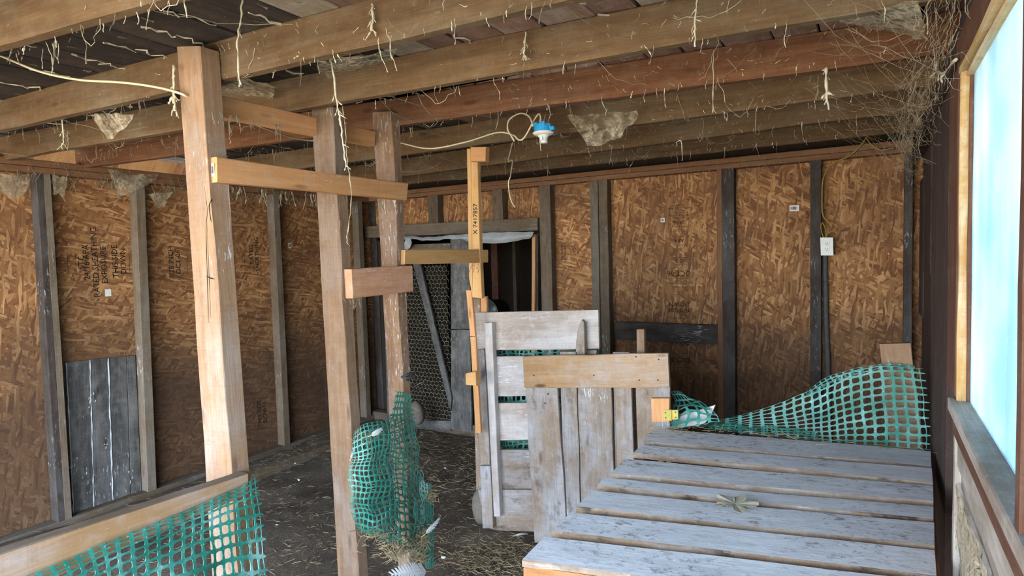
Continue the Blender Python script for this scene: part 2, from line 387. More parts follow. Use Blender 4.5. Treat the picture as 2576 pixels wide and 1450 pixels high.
# floor
bm = bmesh.new(); nx, ny = 110, 150; X0, X1, Y0, Y1 = -5.3, .6, -1.3, 8.0; grid = []
for j in range(ny+1):
    r_ = []
    for i in range(nx+1):
        x = X0+(X1-X0)*i/nx; y = Y0+(Y1-Y0)*j/ny
        z = .035*mn.fractal(V((x*1.1, y*1.1, 0)), 1, 2, 4)+.012*mn.noise(V((x*9, y*9, 3)))
        z += .05*max(0, 1-abs(x-XL-.1)/.35) - .02
        r_.append(bm.verts.new((x, y, z)))
    grid.append(r_)
for j in range(ny):
    for i in range(nx): bm.faces.new((grid[j][i], grid[j][i+1], grid[j+1][i+1], grid[j+1][i]))
tag(from_bm('floor', bm, W['soil'], smooth=True, loc=(0, 0, 0)), kind='structure')
bm = bmesh.new()
for a, b, c, d in ((-40, -40, 40, -1.3), (-40, 8, 40, 40), (-40, -1.3, -5.3, 8), (.6, -1.3, 40, 8)):
    bm.faces.new([bm.verts.new(p) for p in ((a, b, -.06), (c, b, -.06), (c, d, -.06), (a, d, -.06))])
tag(from_bm('ground', bm, W['yard'], loc=(0, 0, 0)), 'pale sunlit yard outside the shed', kind='structure')

def slab(name, lo, hi, mat, parent=None):
    bm = bmesh.new(); bmesh.ops.create_cube(bm, size=1); lo, hi = V(lo), V(hi)
    for v in bm.verts: v.co = V((lo[i]+(v.co[i]+.5)*(hi[i]-lo[i]) for i in range(3)))
    return from_bm(name, bm, mat, parent, loc=(0, 0, 0))
wl_ = tag(slab('wall_left', (-4.72, -1.3, -.1), (-4.665, 4.96, 2.3), W['dark']), kind='structure')
wb_ = tag(slab('wall_back', (-2.5, 4.915, -.1), (.4, 4.96, 2.36), W['dark']), kind='structure')
slab('corner_backing', (-5.25, 4.915, -.1), (-4.4, 4.96, 2.5), W['dark'], wb_); slab('panel_backing', (-4.72, 4.915, 1.9), (-2.5, 4.96, 2.36), W['dark'], wb_)
wr_ = tag(slab('wall_right', (.315, 2.12, -.1), (.36, 4.96, 2.5), W['dkbrown']), kind='structure')
slab('lower_siding', (.315, -1.3, -.1), (.36, 2.12, 1.2), W['dkbrown'], wr_)
slab('upper_siding', (.315, -1.3, 2.2), (.36, 2.12, 2.5), W['dkbrown'], wr_)

def sheet(name, mat, org, X, w, h, th, parent):
    """strand board sheet standing on org, local X along the wall, local Y = height above the floor"""
    X = V(X); Y = V((0, 0, 1)); Z = X.cross(Y); bm = bmesh.new(); bmesh.ops.create_cube(bm, size=1)
    for v in bm.verts: v.co = V(((v.co.x+.5)*w, (v.co.y+.5)*h + V(org).z, v.co.z*th))
    me = bpy.data.meshes.new(name); bm.to_mesh(me); bm.free(); o = V(org); o.z = 0
    return link(name, me, Matrix.Translation(o) @ Matrix((X, Y, Z)).transposed().to_4x4(), parent, mat)
# left wall: strand board sheets, seen from +X (local X towards +Y)
L0 = XL-.1
for a, b, m_ in ((-1.3, .62, 'osbv'), (.625, 1.845, 'osbv'), (1.85, 3.05, 'osbh'), (3.055, 4.27, 'osbh'), (4.275, 4.9, 'osbh')):
    sheet('strand_board', W[m_], (L0, a, -.05), (0, 1, 0), b-a, 2.38, .012, wl_)
box('top_plate', W['plate'], (XL-.09, -1.3, ZP0), (XL, 4.9, ZP0+.041), wl_)
box('top_plate', W['plate'], (XL-.09, -1.3, ZP0+.043), (XL, 4.9, ZP1), wl_)
for y in (-1.2, -.6, 0., .6, 1.2):
    box('stud', W['stud'], (XL-.09, y, 0), (XL, y+.04, ZP0), wl_)
def lstud(pt, pb, name='stud', mt='stud', w=.033):
    A = at(pt[0], pt[1], 0, XL); B = at(pb[0], pb[1], 0, XL); A = toz(A, B, ZP0); B = toz(A, B, -.02)
    return plank(name, W[mt], A-V((0, w, 0)), A+V((0, w, 0)), B-V((0, w, 0)), B+V((0, w, 0)), (-.09, 0, 0), wl_)
lstud((100, 440), (156, 1320), mt='studdark', w=.021); lstud((118, 440), (174, 1320), w=.021); lstud((353, 470), (384, 1250)); lstud((694, 480), (724, 1130)); lstud((905, 510), (922, 900))  # dark board of the first pair colours in that stud's shaded side face
lstud((537, 480), (565, 1180), mt='stud'); lstud((948, 520), (965, 900), mt='studdark')
box('bottom_plate', W['stud'], (XL-.09, -1.3, -.02), (XL, 4.8, .05), wl_)
# back wall sheets, seen from -Y (local X towards +X)
BY = YB+.1
for a, b, z0, z1, m_ in ((-4.64, -3.35, 1.93, 2.36, 'osbv'), (-3.345, -2.46, 1.93, 2.36, 'osbv'), (-2.47, -1.995, -.05, 2.36, 'osbh'), (-1.99, -.955, -.05, 2.36, 'osbv'),
                         (-.95, -.345, -.05, 2.36, 'osbv'), (-.34, .3, -.05, 2.36, 'osbv')):
    sheet('strand_board', W[m_], (a, BY, z0), (1, 0, 0), b-a, z1-z0, .012, wb_)
A = at(1010, 475, 1, YB); B = at(2250, 380, 1, YB)
box('top_plate', W['plate'], (-4.6, YB, ZP0+.01), (XR+.09, YB+.09, ZP0+.048), wb_)
box('top_plate', W['plate'], (-4.6, YB, ZP0+.05), (XR+.09, YB+.09, ZP1+.005), wb_)
def bstud(xl, xr, yt, yb, mt='stud', z0=None, lean=0):
    a = at(xl, yt, 1, YB); b = at(xr, yt, 1, YB); zt = ZP0+.01; zb = -.02 if z0 is None else z0
    return plank('stud', W[mt], (a.x, YB, zt), (b.x, YB, zt), (a.x+lean, YB, zb), (b.x+lean, YB, zb), (0, .09, 0), wb_)
bstud(1355, 1383, 465, 780); bstud(1483, 1503, 455, 780, 'stud'); bstud(1505, 1527, 455, 780, 'stud')
bstud(1802, 1815, 430, 0, 'plate'); bstud(1815, 1846, 430, 0, 'studdark'); bstud(2038, 2066, 410, 0, 'studdark')
bstud(1075, 1100, 490, 0, z0=1.99); bstud(1239, 1263, 480, 0, z0=1.99); bstud(2274, 2296, 600, 0, 'studdark')
# doorway framing in the back wall
hd0 = at(1020, 566, 1, YB-.03); 
pq('header', W['stud'], [(900, 572), (1352, 548), (1352, 580), (900, 600)], 1, YB-.01, .09, wb_)
pq('door_jamb', W['ply'], [(1338, 590), (1346, 590), (1343, 1090), (1335, 1090)], 1, YB-.05, .13, wb_)
pq('door_jamb', W['studdark'], [(1345, 592), (1353, 592), (1353, 1090), (1345, 1090)], 1, YB-.02, .09, wb_)
box('door_sill', W['stud'], (-4.6, YB-.04, -.02), (-2.55, YB+.06, .09), wb_)
box('rail', W['studdark'], (-1.85, YB+.0, .98), (-1.02, YB+.04, 1.13), wb_)
# right wall: studs, boards, window
def rpx(xl, xr, X, z0, z1, mt, th=.05, name='siding_board'):
    ya = at(xl, 800, 0, X).y; yb = at(xr, 800, 0, X).y
    return plank(name, W[mt], (X, yb, z0), (X, ya, z0), (X, yb, z1), (X, ya, z1), (th, 0, 0), wr_)
rpx(2296, 2318, .285, -.02, 2.36, 'dkbrown', .03); rpx(2319, 2341, .27, -.02, 2.36, 'dkbrown', .045)
rpx(2342, 2383, .235, -.02, 2.3, 'dkbrown', .08); rpx(2384, 2404, .2, 1.27, 2.19, 'rdbrown', .11, 'window_casing')
rpx(2302, 2320, .262, 1.25, 2.12, 'dkbrown', .01, 'batten'); rpx(2322, 2338, .25, 1.55, 2.2, 'dkbrown', .02, 'batten')
box('top_plate', W['dkbrown'], (.215, -1.3, 2.26), (.3, 4.8, 2.36), wr_)
box('header', W['rdbrown'], (.2, -1.3, 2.185), (.31, 2.16, 2.275), wr_)
box('stud', W['sill'], (.2, 2.1, -.02), (.29, 2.14, 1.25), wr_)
# window
wd = empty('window_1', (.25, 1.0, 1.72), kind='structure')
ZS, ZH, YW = 1.262, 2.19, 2.09
slab('pane', (.232, -.05, ZS), (.236, YW, ZH), W['film'], wd)
box('window_jamb', W['cream'], (.203, YW, ZS), (.232, YW+.022, ZH), wd); box('window_stop', W['rdbrown'], (.222, YW-.01, ZS), (.232, YW, ZH), wd)
box('head_trim', W['cream'], (.2, -.1, ZH-.025), (.232, YW+.03, ZH+.01), wd, rough=.006); box('head_stop', W['cream'], (.215, -.1, ZH-.035), (.232, YW, ZH-.025), wd)
box('window_sill', W['sill'], (.185, -.1, ZS-.035), (.25, YW+.04, ZS), wd, rough=.003)
box('mullion', W['rdbrown'], (.19, 1.155, ZS), (.25, 1.195, ZH), wd)
box('apron', W['rdbrown'], (.197, -.1, ZS-.1), (.235, YW+.04, ZS-.035), wd); box('apron', W['sill'], (.206, -.1, ZS-.19), (.24, YW+.04, ZS-.102), wd)
box('apron', W['sill'], (.215, -.1, ZS-.25), (.25, YW+.03, ZS-.192), wd)

# ---------------------------------------------------------------- ceiling: joists and deck
ce = tag(slab('ceiling', (-4.3, -1.4, 2.95), (.6, 8.2, 3.0), W['dark']), kind='structure')
slab('gable_end', (-5.2, 8.1, 2.3), (.6, 8.2, 3.0), W['dark'], ce); slab('gable_end', (-4.7, -1.4, 2.36), (.6, -1.3, 3.0), W['dark'], ce)
slab('eave_board', (.36, -1.4, 2.3), (.42, 8.2, 3.0), W['dark'], ce)
def joist(pl, pr, mt='joist', h=.14, xl=-4.64, xr=.3, zz=None):
    """pl, pr: photographed points on the lower front edge (px, py); undersides lie at about 2.36 m"""
    a = at(pl[0], pl[1], 2, 2.365); b = at(pr[0], pr[1], 2, 2.365)
    f = lambda x: a+(b-a)*((x-a.x)/(b.x-a.x))
    A, B = f(xl), f(xr); up = V((0, 0, h))
    return plank('joist', W[mt], A, A+up, B, B+up, (0, .042, 0), ce, seg=16, rough=.004, ch=.004)
for y in (-1.2, -.7, -.2, .35):
    plank('joist', W['joist'], (-4.64, y, 2.365), (-4.64, y, 2.5), (.3, y, 2.365), (.3, y, 2.5), (0, .042, 0), ce)
joist((0, 112), (350, 12)); joist((98, 305), (1251, 40)); joist((300, 352), (2120, 38), 'joist'); joist((1006, 316), (2270, 147), 'joist_red')
joist((1006, 391), (2277, 224)); joist((1100, 432), (2217, 290), 'joist'); joist((1040, 462), (2217, 338), 'joist')
# deck planks laid across the joists, running front to back
x = -4.75; i = 0
rr = random.Random(4)
while x < .3:
    w = rr.uniform(.13, .19); mt = 'plankd' if x < -1.76 else 'plankb'
    if -1.76 < x < -1.5 or -.75 < x < -.6: mt = 'plankg'
    z = 2.503+rr.uniform(0, .006); e = 2.46
    if -2.3 < x < -.95: e = 2.36+rr.uniform(-.02, .01)
    if -.33 < x < -.12: e = 2.2
    g = rr.uniform(.004, .012)
    box('deck_plank', W[mt], (x, -1.3, z), (x+w-g, e, z+.02), ce, seg=8, rough=.002)
    box('deck_plank', W['plankd' if x < -2.2 else 'plankb'], (x, e+.004 if e > 2.4 else 2.47, z), (x+w-g, 4.95, z+.02), ce, seg=6)
    x += w; i += 1
# eave: sloping sheathing and rafter tails beyond the left plate, daylight comes up through the open eave
def slope(x): return 2.42 + (x+5.05)*1.05
n_ = V((1.05, 0, -1)).normalized()
for a, b in ((-1.3, .6), (.605, 1.82), (1.825, 3.04), (3.045, 4.26), (4.265, 5.0)):
    plank('roof_sheathing', W['ply'], (-5.25, a, slope(-5.25)), (-5.25, b, slope(-5.25)), (-4.3, a, slope(-4.3)), (-4.3, b, slope(-4.3)), -n_*.012, ce)
for y in (.1, .7, 1.36, 1.93, 2.47, 3.0, 3.6, 4.2, 4.75):
    p = V((-5.2, y, slope(-5.2))); q = V((-4.35, y, slope(-4.35)))
    plank('rafter', W['plate'], p+n_*.09, p+n_*.09+V((0, .04, 0)), q+n_*.09, q+n_*.09+V((0, .04, 0)), -n_*.088, ce)

# ---------------------------------------------------------------- the dark room behind the doorway
slab('rear_roof', (-5.25, 4.965, 2.5), (-1.6, 7.45, 2.56), W['dark'], ce); slab('rear_light_seal', (-5.25, 4.965, 2.3), (.4, 5.0, 2.95), W['dark'], ce)  # unseen roof and slab over the back wall, added to seal light leaks
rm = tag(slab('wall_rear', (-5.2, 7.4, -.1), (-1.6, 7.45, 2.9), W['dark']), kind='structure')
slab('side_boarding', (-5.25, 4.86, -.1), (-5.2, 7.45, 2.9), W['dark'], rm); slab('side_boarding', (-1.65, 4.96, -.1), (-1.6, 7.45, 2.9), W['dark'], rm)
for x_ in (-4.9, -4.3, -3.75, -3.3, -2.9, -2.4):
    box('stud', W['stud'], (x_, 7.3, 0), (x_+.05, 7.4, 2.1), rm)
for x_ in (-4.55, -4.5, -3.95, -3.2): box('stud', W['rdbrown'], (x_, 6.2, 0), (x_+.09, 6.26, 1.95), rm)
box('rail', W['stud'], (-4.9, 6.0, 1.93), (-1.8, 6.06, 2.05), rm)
t = empty('feeder_bucket', (-3.55, 5.6, .9), 'grey round bucket on a shelf inside the dark doorway', 'bucket')
bm = bmesh.new(); c_ = at(1240, 786, 1, 5.6)
prof = [(.0, 0), (.13, 0), (.155, .3), (.165, .3), (.165, .31), (.15, .31), (.125, .02), (0, .02)]
lathe(bm, prof, 24, Matrix.Translation((c_.x, 5.6, c_.z)) @ Matrix.Rotation(math.radians(90), 4, 'X') @ Matrix.Translation((0, 0, -.15)))
from_bm('body', bm, W['metal'], t, True)
st_ = empty('shelf', (c_.x, 5.6, 0), 'dark low shelf holding the bucket behind the doorway', 'shelf')
box('shelf_board', W['grey'], (c_.x-.3, 5.35, c_.z-.185), (c_.x+.35, 5.85, c_.z-.165), st_)
for dx in (-.26, .28):
    for dy in (-.2, .2): box('leg', W['grey'], (c_.x+dx, 5.6+dy, 0), (c_.x+dx+.04, 5.64+dy, c_.z-.185), st_)

# ---------------------------------------------------------------- screen door with chicken wire
sd = empty('screen_door', (-3.7, 4.75, 0), 'dark grey screen door with chicken wire and a diagonal brace in the back wall doorway', 'door')
D = YB-.06
pq('stile', W['grey'], [(1133, 590), (1181, 590), (1183, 828), (1134, 828)], 1, D, .03, sd)
pq('stile', W['grey'], [(1134, 831), (1183, 831), (1186, 1086), (1134, 1080)], 1, D, .03, sd)
pq('top_rail', W['stud'], [(960, 618), (1133, 612), (1133, 634), (960, 640)], 1, D, .03, sd)
pq('stile', W['grey'], [(960, 600), (1000, 600), (1010, 1070), (975, 1070)], 1, D, .03, sd)
pq('bottom_rail', W['grey'], [(1000, 1056), (1134, 1060), (1134, 1085), (1000, 1080)], 1, D, .03, sd)
pq('brace', W['grey'], [(1036, 655), (1055, 655), (1136, 1000), (1133, 1035)], 1, D-.025, .025, sd)
a = at(1008, 640, 1, D+.035); b = at(1134, 1062, 1, D+.035)
bm = bmesh.new(); R_ = .027; s3 = math.sqrt(3)
def wireseg(bm, p, q, r=.0013): tube(bm, [p, q], r, 3)
row = 0; z = b.z
while z < a.z:
    x = a.x + (row % 2)*R_*s3/2
    while x < b.x:
        j = lambda: random.uniform(-.005, .005)
        c = [V((x+R_*math.cos(math.radians(t_))+j(), D+.04+j(), z+R_*math.sin(math.radians(t_))+j())) for t_ in (-30, 30, 90, 150)]
        for k in range(3): wireseg(bm, c[k], c[k+1])
        x += R_*s3
    z += R_*1.5; row += 1
tag(from_bm('chicken_wire', bm, W['wire'], sd), kind='stuff')
bm = bmesh.new(); x = a.x
while x < b.x: wireseg(bm, (x, D+.05, b.z), (x+random.uniform(-.003, .003), D+.05, a.z-.12), .0005); x += .0115
z = b.z
while z < a.z-.12: wireseg(bm, (a.x, D+.05, z), (b.x, D+.05, z+random.uniform(-.003, .003)), .0005); z += .0115
tag(from_bm('fine_mesh', bm, W['webgrey'], sd), kind='stuff')
hk = at(1167, 697, 1, D-.004)
cable('hook', W['white'], [hk+V((0, 0, .022)), hk+V((.008, 0, .014)), hk+V((0, 0, .006)), hk+V((-.006, 0, .012)), hk+V((0, 0, .006)), hk+V((0, 0, -.022)), hk+V((.008, 0, -.026))], .0012, sd, sides=5)

def cloth(name, mat, rows, nu, nv, amp, parent=None, thick=0, ragged=0, seed=0):
    """thin sheet through rows of points"""
    R = [smoothpts(r, max(1, nu//(len(r)-1))) for r in rows]; n = min(len(r) for r in R); cols = [smoothpts([r[i] for r in R], max(1, nv//(len(rows)-1))) for i in range(n)]
    bm = bmesh.new(); g = []
    for i, c in enumerate(cols):
        g.append([])
        for k, p in enumerate(c):
            q = p + V([amp*mn.noise(V((p.x*14+seed, p.y*14, p.z*14+s_*7))) for s_ in range(3)]); g[-1].append(bm.verts.new(q))
    for i in range(len(g)-1):
        for k in range(len(g[0])-1):
            if ragged and random.random() < ragged*(k/len(g[0]))**2: continue
            bm.faces.new((g[i][k], g[i+1][k], g[i+1][k+1], g[i][k+1]))
    return from_bm(name, bm, mat, parent, True)
Ys = YB-.1
tag(cloth('plastic_sheet', W['sheet'], [[at(x, y, 1, Ys) for x, y in ((960, 600), (1020, 594), (1080, 597), (1140, 592), (1200, 588), (1280, 584), (1345, 583))],
      [at(x, y, 1, Ys-.03) for x, y in ((960, 606), (1020, 600), (1080, 603), (1140, 602), (1200, 600), (1280, 598), (1340, 592))],
      [at(x, y, 1, Ys) for x, y in ((960, 612), (1020, 603), (1080, 606), (1140, 600), (1200, 611), (1280, 610), (1335, 600))]], 42, 10, .012),
    'crumpled white plastic sheet stapled along the top of the doorway', 'plastic sheet')
tag(cloth('plastic_scrap', W['sheet'], [[at(x, y, 1, Ys-.01) for x, y in ((1020, 597), (1030, 600), (1036, 612))], [at(x, y, 1, Ys-.03) for x, y in ((1018, 612), (1024, 616), (1032, 622))], [at(x, y, 1, Ys) for x, y in ((1016, 628), (1020, 628), (1024, 630))]], 8, 8, .01),
    'small torn white plastic scrap at the left end of the doorway sheet', 'plastic scrap')

# ---------------------------------------------------------------- posts and rungs (the roost ladder row)
def post(name, L, M_, yv, th, lt, lb, mt, label, zt=None):
    """L: left edge px (top,bottom) ; M_: front-right edge px"""
    a, b = at(*L[0], 1, yv), at(*L[1], 1, yv); c, d = at(*M_[0], 1, yv), at(*M_[1], 1, yv)
    a0, c0 = toz(a, b, -.03), toz(c, d, -.03)
    r = empty(name, ((a0.x+c0.x)/2, yv, 0), label, 'post', 'upright posts of the wooden divider')
    plank('shaft', W[mt], a, c, a0, c0, (0, th, 0), r, seg=14, rough=.005)
    return r
p1 = post('wooden_post', [(445, 118), (517, 1200)], [(503, 116), (582, 1200)], 1.335, .075, 0, 0, 'post', 'nearest and widest rough post, its top beside the second ceiling joist')
p2 = post('wooden_post', [(783, 268), (850, 1450)], [(836, 268), (902, 1450)], 1.955, .06, 0, 0, 'post', 'middle rough post with the green net bag at its lower right')
p3 = post('wooden_post', [(937, 283), (975, 960)], [(985, 280), (1012, 960)], 2.335, .06, 0, 0, 'postsplash', 'farthest and shortest-topped rough post, whitish splashes down its lower half')
def crack(parent, px, yv, rad):
    bm = bmesh.new(); P = smoothpts([at(x_, y_, 1, yv) for x_, y_ in px], 4); tube(bm, P, [rad*(.3+.7*math.sin(math.pi*k/(len(P)-1)))*random.uniform(.6, 1.3) for k in range(len(P))], 4); from_bm('crack', bm, W['nail'], parent)
crack(p1, [(513, 440), (517, 490), (522, 530), (519, 580), (522, 700), (526, 850), (530, 940)], 1.336, .0017)
crack(p1, [(521, 560), (524, 640), (529, 760), (533, 860)], 1.336, .0012)
crack(p1, [(532, 560), (527, 520), (534, 500)], 1.336, .003)
crack(p1, [(519, 695), (530, 700), (541, 703)], 1.336, .003)
crack(p2, [(815, 900), (820, 980), (822, 1080)], 1.956, .001)
RX = -1.985
def rung(name, q, X, th, mt, label, cat='rail'):
    r = empty(name, at(q[0][0], q[3][1], 0, X), label, cat); pq('board', W[mt], q, 0, X, -th, r, rough=.002); return r
r1 = rung('divider_rail', [(535, 235), (945, 330), (942, 368), (537, 290)], -2.15, .04, 'rung', 'topmost orange pine rail nailed behind the posts')
r2 = rung('divider_rail', [(546, 396), (1027, 462), (1023, 503), (547, 458)], RX, .045, 'rung', 'long orange pine rail across the front of all three posts')
r3 = rung('divider_rail', [(884, 677), (1037, 668), (1040, 733), (888, 752)], RX, .045, 'rungwhite', 'short thick brown board joining the middle and far posts at mid height')
r4 = rung('divider_rail', [(1019, 628), (1228, 628), (1228, 660), (1018, 666)], RX-.03, .04, 'fresh', 'pale pine rail from the far post across the doorway')
a = at(536, 427, 1, 1.36)
def sticker(parent, c, w, h, X, Y, bars=True):
    X, Y = V(X).normalized(), V(Y).normalized(); Z = X.cross(Y)
    s_ = plank('price_sticker', W['white'], c-X*w/2-Y*h/2, c-X*w/2+Y*h/2, c+X*w/2-Y*h/2, c+X*w/2+Y*h/2, -Z*.0008, parent, seg=1, ch=.0001, rough=0)
    if bars:
        bm = bmesh.new()
        for k in range(9):
            x = -w*.35 + k*w*.08; ww = w*random.choice((.018, .03))
            bm.faces.new([bm.verts.new(c + X*(x+u*ww) + Y*(v_*h*.28) + Z*.0007) for u, v_ in ((-1, -1), (1, -1), (1, 1), (-1, 1))])
        from_bm('barcode', bm, W['inkfade'], s_)
e0 = at(546, 426, 0, RX); sticker(r2, V((RX-.022, e0.y-.0015, e0.z)), .016, .045, (1, 0, 0), (0, 0, 1))
# tall numbered strip
SX = 3.04
s1 = empty('numbered_strip', at(1195, 752, 1, SX), 'tall narrow pine strip with black printed number reaching to the ceiling joist', 'strip')
pq('strip', W['fresh'], [(1184, 374), (1200, 374), (1211, 751), (1189, 749)], 1, SX, .035, s1, rough=.003)
pq('side_strip', W['fresh'], [(1174, 374), (1184, 374), (1189, 749), (1180, 700)], 1, SX+.004, .03, s1)
s2 = empty('wood_block', at(1203, 400, 1, SX-.03), 'square orange pine block screwed to the joist at the top of the numbered strip', 'block')
pq('block', W['rung'], [(1184, 369), (1222, 369), (1221, 407), (1184, 407)], 1, SX-.04, .038, s2)
c = at(1196, 543, 1, SX-.002); text('printed_number', '7417857', .041, c, (.03, 0, 1), (-1, 0, .03), W['ink'], s1)
c = at(1196, 584, 1, SX-.002); text('printed_mark', 'X', .041, c, (.03, 0, 1), (-1, 0, .03), W['ink'], s1)
c = at(1199, 645, 1, SX-.002); text('grade_stamp', 'S-DRY\nHEM-FIR', .012, c, (.03, 0, 1), (-1, 0, .03), W['inkfade'], s1)
bm = bmesh.new()
for k in ((1195, 628), (1204, 628), (1204, 664), (1195, 664)): pass
Q = [at(x_, y_, 1, SX-.002) for x_, y_ in ((1193.5, 627), (1204, 627), (1205, 665), (1194.5, 665))]
for k in range(4): tube(bm, [Q[k], Q[(k+1) % 4]], .0008, 4)
tube(bm, [at(1194, 653, 1, SX-.002), at(1205, 653, 1, SX-.002)], .0008, 4)
from_bm('stamp_frame', bm, W['inkfade'], s1)
s3_ = empty('lower_strip', at(1185, 1040, 1, 3.1), 'slim orange strip leaning below the numbered strip at the edge of the rear gate', 'strip')
pq('strip', W['rung'], [(1172, 731), (1185, 731), (1196, 846), (1182, 846)], 1, 3.08, .02, s3_); pq('strip', W['rung'], [(1182, 848), (1196, 848), (1210, 1090), (1196, 1090)], 1, 3.08, .02, s3_)
s4 = empty('short_post', at(1200, 1340, 1, 3.14), 'brown weathered post standing behind the rear gate under the numbered strip', 'post')
pq('shaft', W['post'], [(1186, 751), (1207, 751), (1222, 1335), (1200, 1335)], 1, 3.245, .05, s4)
s5 = empty('post_offcut', at(1218, 786, 1, 3.24), 'short rounded offcut sticking up behind the top board of the rear gate', 'offcut')
pq('offcut', W['rung'], [(1208, 748), (1223, 746), (1226, 850), (1208, 850)], 1, 3.24, .03, s5, ch=.012)
s6 = empty('side_block', at(1182, 955, 1, 3.05), 'small pale block on the left edge of the rear gate', 'block')
pq('block', W['fresh'], [(1171, 940), (1196, 936), (1198, 972), (1172, 969)], 1, 3.02, .05, s6)

# ---------------------------------------------------------------- rear gate and front gate (made of pallets)
g1 = empty('pallet_gate', at(1350, 1340, 1, 3.2), 'rear whitewashed pallet gate with wide level boards', 'gate', 'pallet gates')
Y1_ = 3.2
pq('board', W['pale'], [(1196, 787), (1505, 779), (1507, 879), (1200, 882)], 1, Y1_, .022, g1)
pq('board', W['pale'], [(1232, 898), (1500, 893), (1500, 996), (1237, 998)], 1, Y1_, .022, g1)
pq('board', W['pale'], [(1236, 1015), (1500, 1013), (1500, 1102), (1239, 1110)], 1, Y1_, .022, g1)
pq('board', W['gate'], [(1237, 1133), (1500, 1133), (1500, 1231), (1238, 1231)], 1, Y1_, .022, g1)
pq('board', W['gate'], [(1203, 1233), (1500, 1233), (1500, 1345), (1222, 1335)], 1, Y1_, .022, g1)
pq('batten', W['gate'], [(1196, 881), (1217, 879), (1232, 1170), (1207, 1170)], 1, Y1_-.04, .038, g1)
pq('batten', W['pale'], [(1217, 814), (1237, 812), (1257, 1300), (1242, 1300)], 1, Y1_-.045, .043, g1)
pq('batten', W['gate'], [(1207, 1173), (1233, 1173), (1241, 1330), (1214, 1330)], 1, Y1_-.035, .033, g1)
pq('batten', W['pale'], [(1465, 882), (1500, 882), (1500, 1340), (1465, 1340)], 1, Y1_+.024, .04, g1)
def picket(name, q, yv, th, mt, label):
    r = empty(name, at(q[-1][0], q[-1][1], 1, yv), label, 'stake')
    P = [at(x_, y_, 1, yv) for x_, y_ in q]; bm = bmesh.new()
    f = [bm.verts.new(p) for p in P]; k = [bm.verts.new(p+V((0, th, 0))) for p in P]; n = len(P)
    bm.faces.new(f); bm.faces.new(k[::-1])
    for i in range(n): bm.faces.new((f[i], k[i], k[(i+1) % n], f[(i+1) % n]))
    bmesh.ops.recalc_face_normals(bm, faces=bm.faces)
    bmesh.ops.bevel(bm, geom=[e for e in bm.edges], offset=.003, segments=1, affect='EDGES')
    # grain along the stake
    c = sum((v.co for v in bm.verts), V())/len(bm.verts); M = Matrix.Translation(c) @ Matrix(((0, 0, 1), (0, 1, 0), (-1, 0, 0))).transposed().to_4x4()
    bm.transform(M.inverted()); me = bpy.data.meshes.new('stake'); bm.to_mesh(me); bm.free(); link('blade', me, M, r, W[mt]); return r
picket('pointed_stake', [(1463, 804), (1469, 812), (1471, 894), (1448, 894), (1449, 860), (1455, 822)], 3.14, .03, 'gate', 'grey pointed stake leaning on the rear gate top board')
picket('square_stake', [(1601, 829), (1620, 829), (1632, 1330), (1606, 1330)], 3.19, .04, 'post', 'rough tan square-topped stake rising behind the front gate')
for q, lb in (([(1408, 886), (1448, 886), (1456, 1345), (1420, 1345)], 'left small block end showing over the front gate rail'), ([(1541, 887), (1582, 887), (1590, 1345), (1550, 1345)], 'right small block end showing over the front gate rail')):
    r = empty('batten_end', at(q[3][0], q[3][1], 1, 3.15), lb, 'batten'); pq('end', W['gate'], q, 1, 3.128, .02, r)
g2 = empty('pallet_gate', at(1500, 1365, 1, 3.1), 'front pallet gate with upright slats under a wide tan top rail', 'gate', 'pallet gates')
Y2_ = 3.1
pq('top_rail', W['gatetop'], [(1315, 897), (1680, 889), (1684, 975), (1319, 977)], 1, Y2_-.025, .024, g2, rough=.003)
for q in ([(1321, 960), (1401, 960), (1426, 1366), (1344, 1366)], [(1411, 960), (1451, 960), (1462, 1366), (1428, 1366)], [(1453, 960), (1537, 960), (1549, 1366), (1465, 1366)],
          [(1546, 960), (1588, 960), (1600, 1366), (1556, 1366)], [(1598, 960), (1684, 960), (1690, 1366), (1612, 1366)]):
    pq('slat', W['gate'], q, 1, Y2_, .02, g2, rough=.003)
pq('bottom_rail', W['gatetop'], [(1345, 1310), (1690, 1310), (1690, 1350), (1347, 1350)], 1, Y2_+.021, .02, g2)
for x_, y_ in ((1600, 898), (1657, 905), (1343, 945), (1608, 957), (1655, 957), (1378, 992), (1371, 1015), (1494, 945)):
    bm = bmesh.new(); bmesh.ops.create_cone(bm, cap_ends=True, segments=8, radius1=.0045, radius2=.004, depth=.003); p = at(x_, y_, 1, Y2_-.026)
    bm.transform(Matrix.Translation(p) @ Matrix.Rotation(math.pi/2, 4, 'X')); from_bm('nail_head', bm, W['nail'], g2)
hb = empty('hinge_block', at(1660, 1060, 1, 3.06), 'brown wooden block screwed to the right slat of the front gate', 'block')
pq('block', W['rung'], [(1638, 1003), (1684, 1003), (1684, 1062), (1640, 1062)], 1, 3.068, .03, hb)
hg = empty('butt_hinge', at(1690, 1050, 1, 3.05), 'yellow speckled metal hinge on the brown block', 'hinge')
pq('leaf', W['brass'], [(1668, 1033), (1686, 1033), (1686, 1058), (1669, 1058)], 1, 3.055, .004, hg, ch=.001)
pq('leaf', W['brass'], [(1689, 1032), (1706, 1032), (1706, 1055), (1689, 1057)], 1, 3.055, .004, hg, ch=.001)
bm = bmesh.new(); tube(bm, [at(1687.5, 1031, 1, 3.052), at(1688, 1059, 1, 3.052)], .005, 10); from_bm('pin', bm, W['brass'], hg)
for x_, y_ in ((1674, 1039), (1675, 1052), (1699, 1038), (1700, 1051)):
    bm = bmesh.new(); bmesh.ops.create_cone(bm, cap_ends=True, segments=8, radius1=.003, radius2=.003, depth=.003); bm.transform(Matrix.Translation(at(x_, y_, 1, 3.053)) @ Matrix.Rotation(math.pi/2, 4, 'X')); from_bm('screw_head', bm, W['nail'], hg)
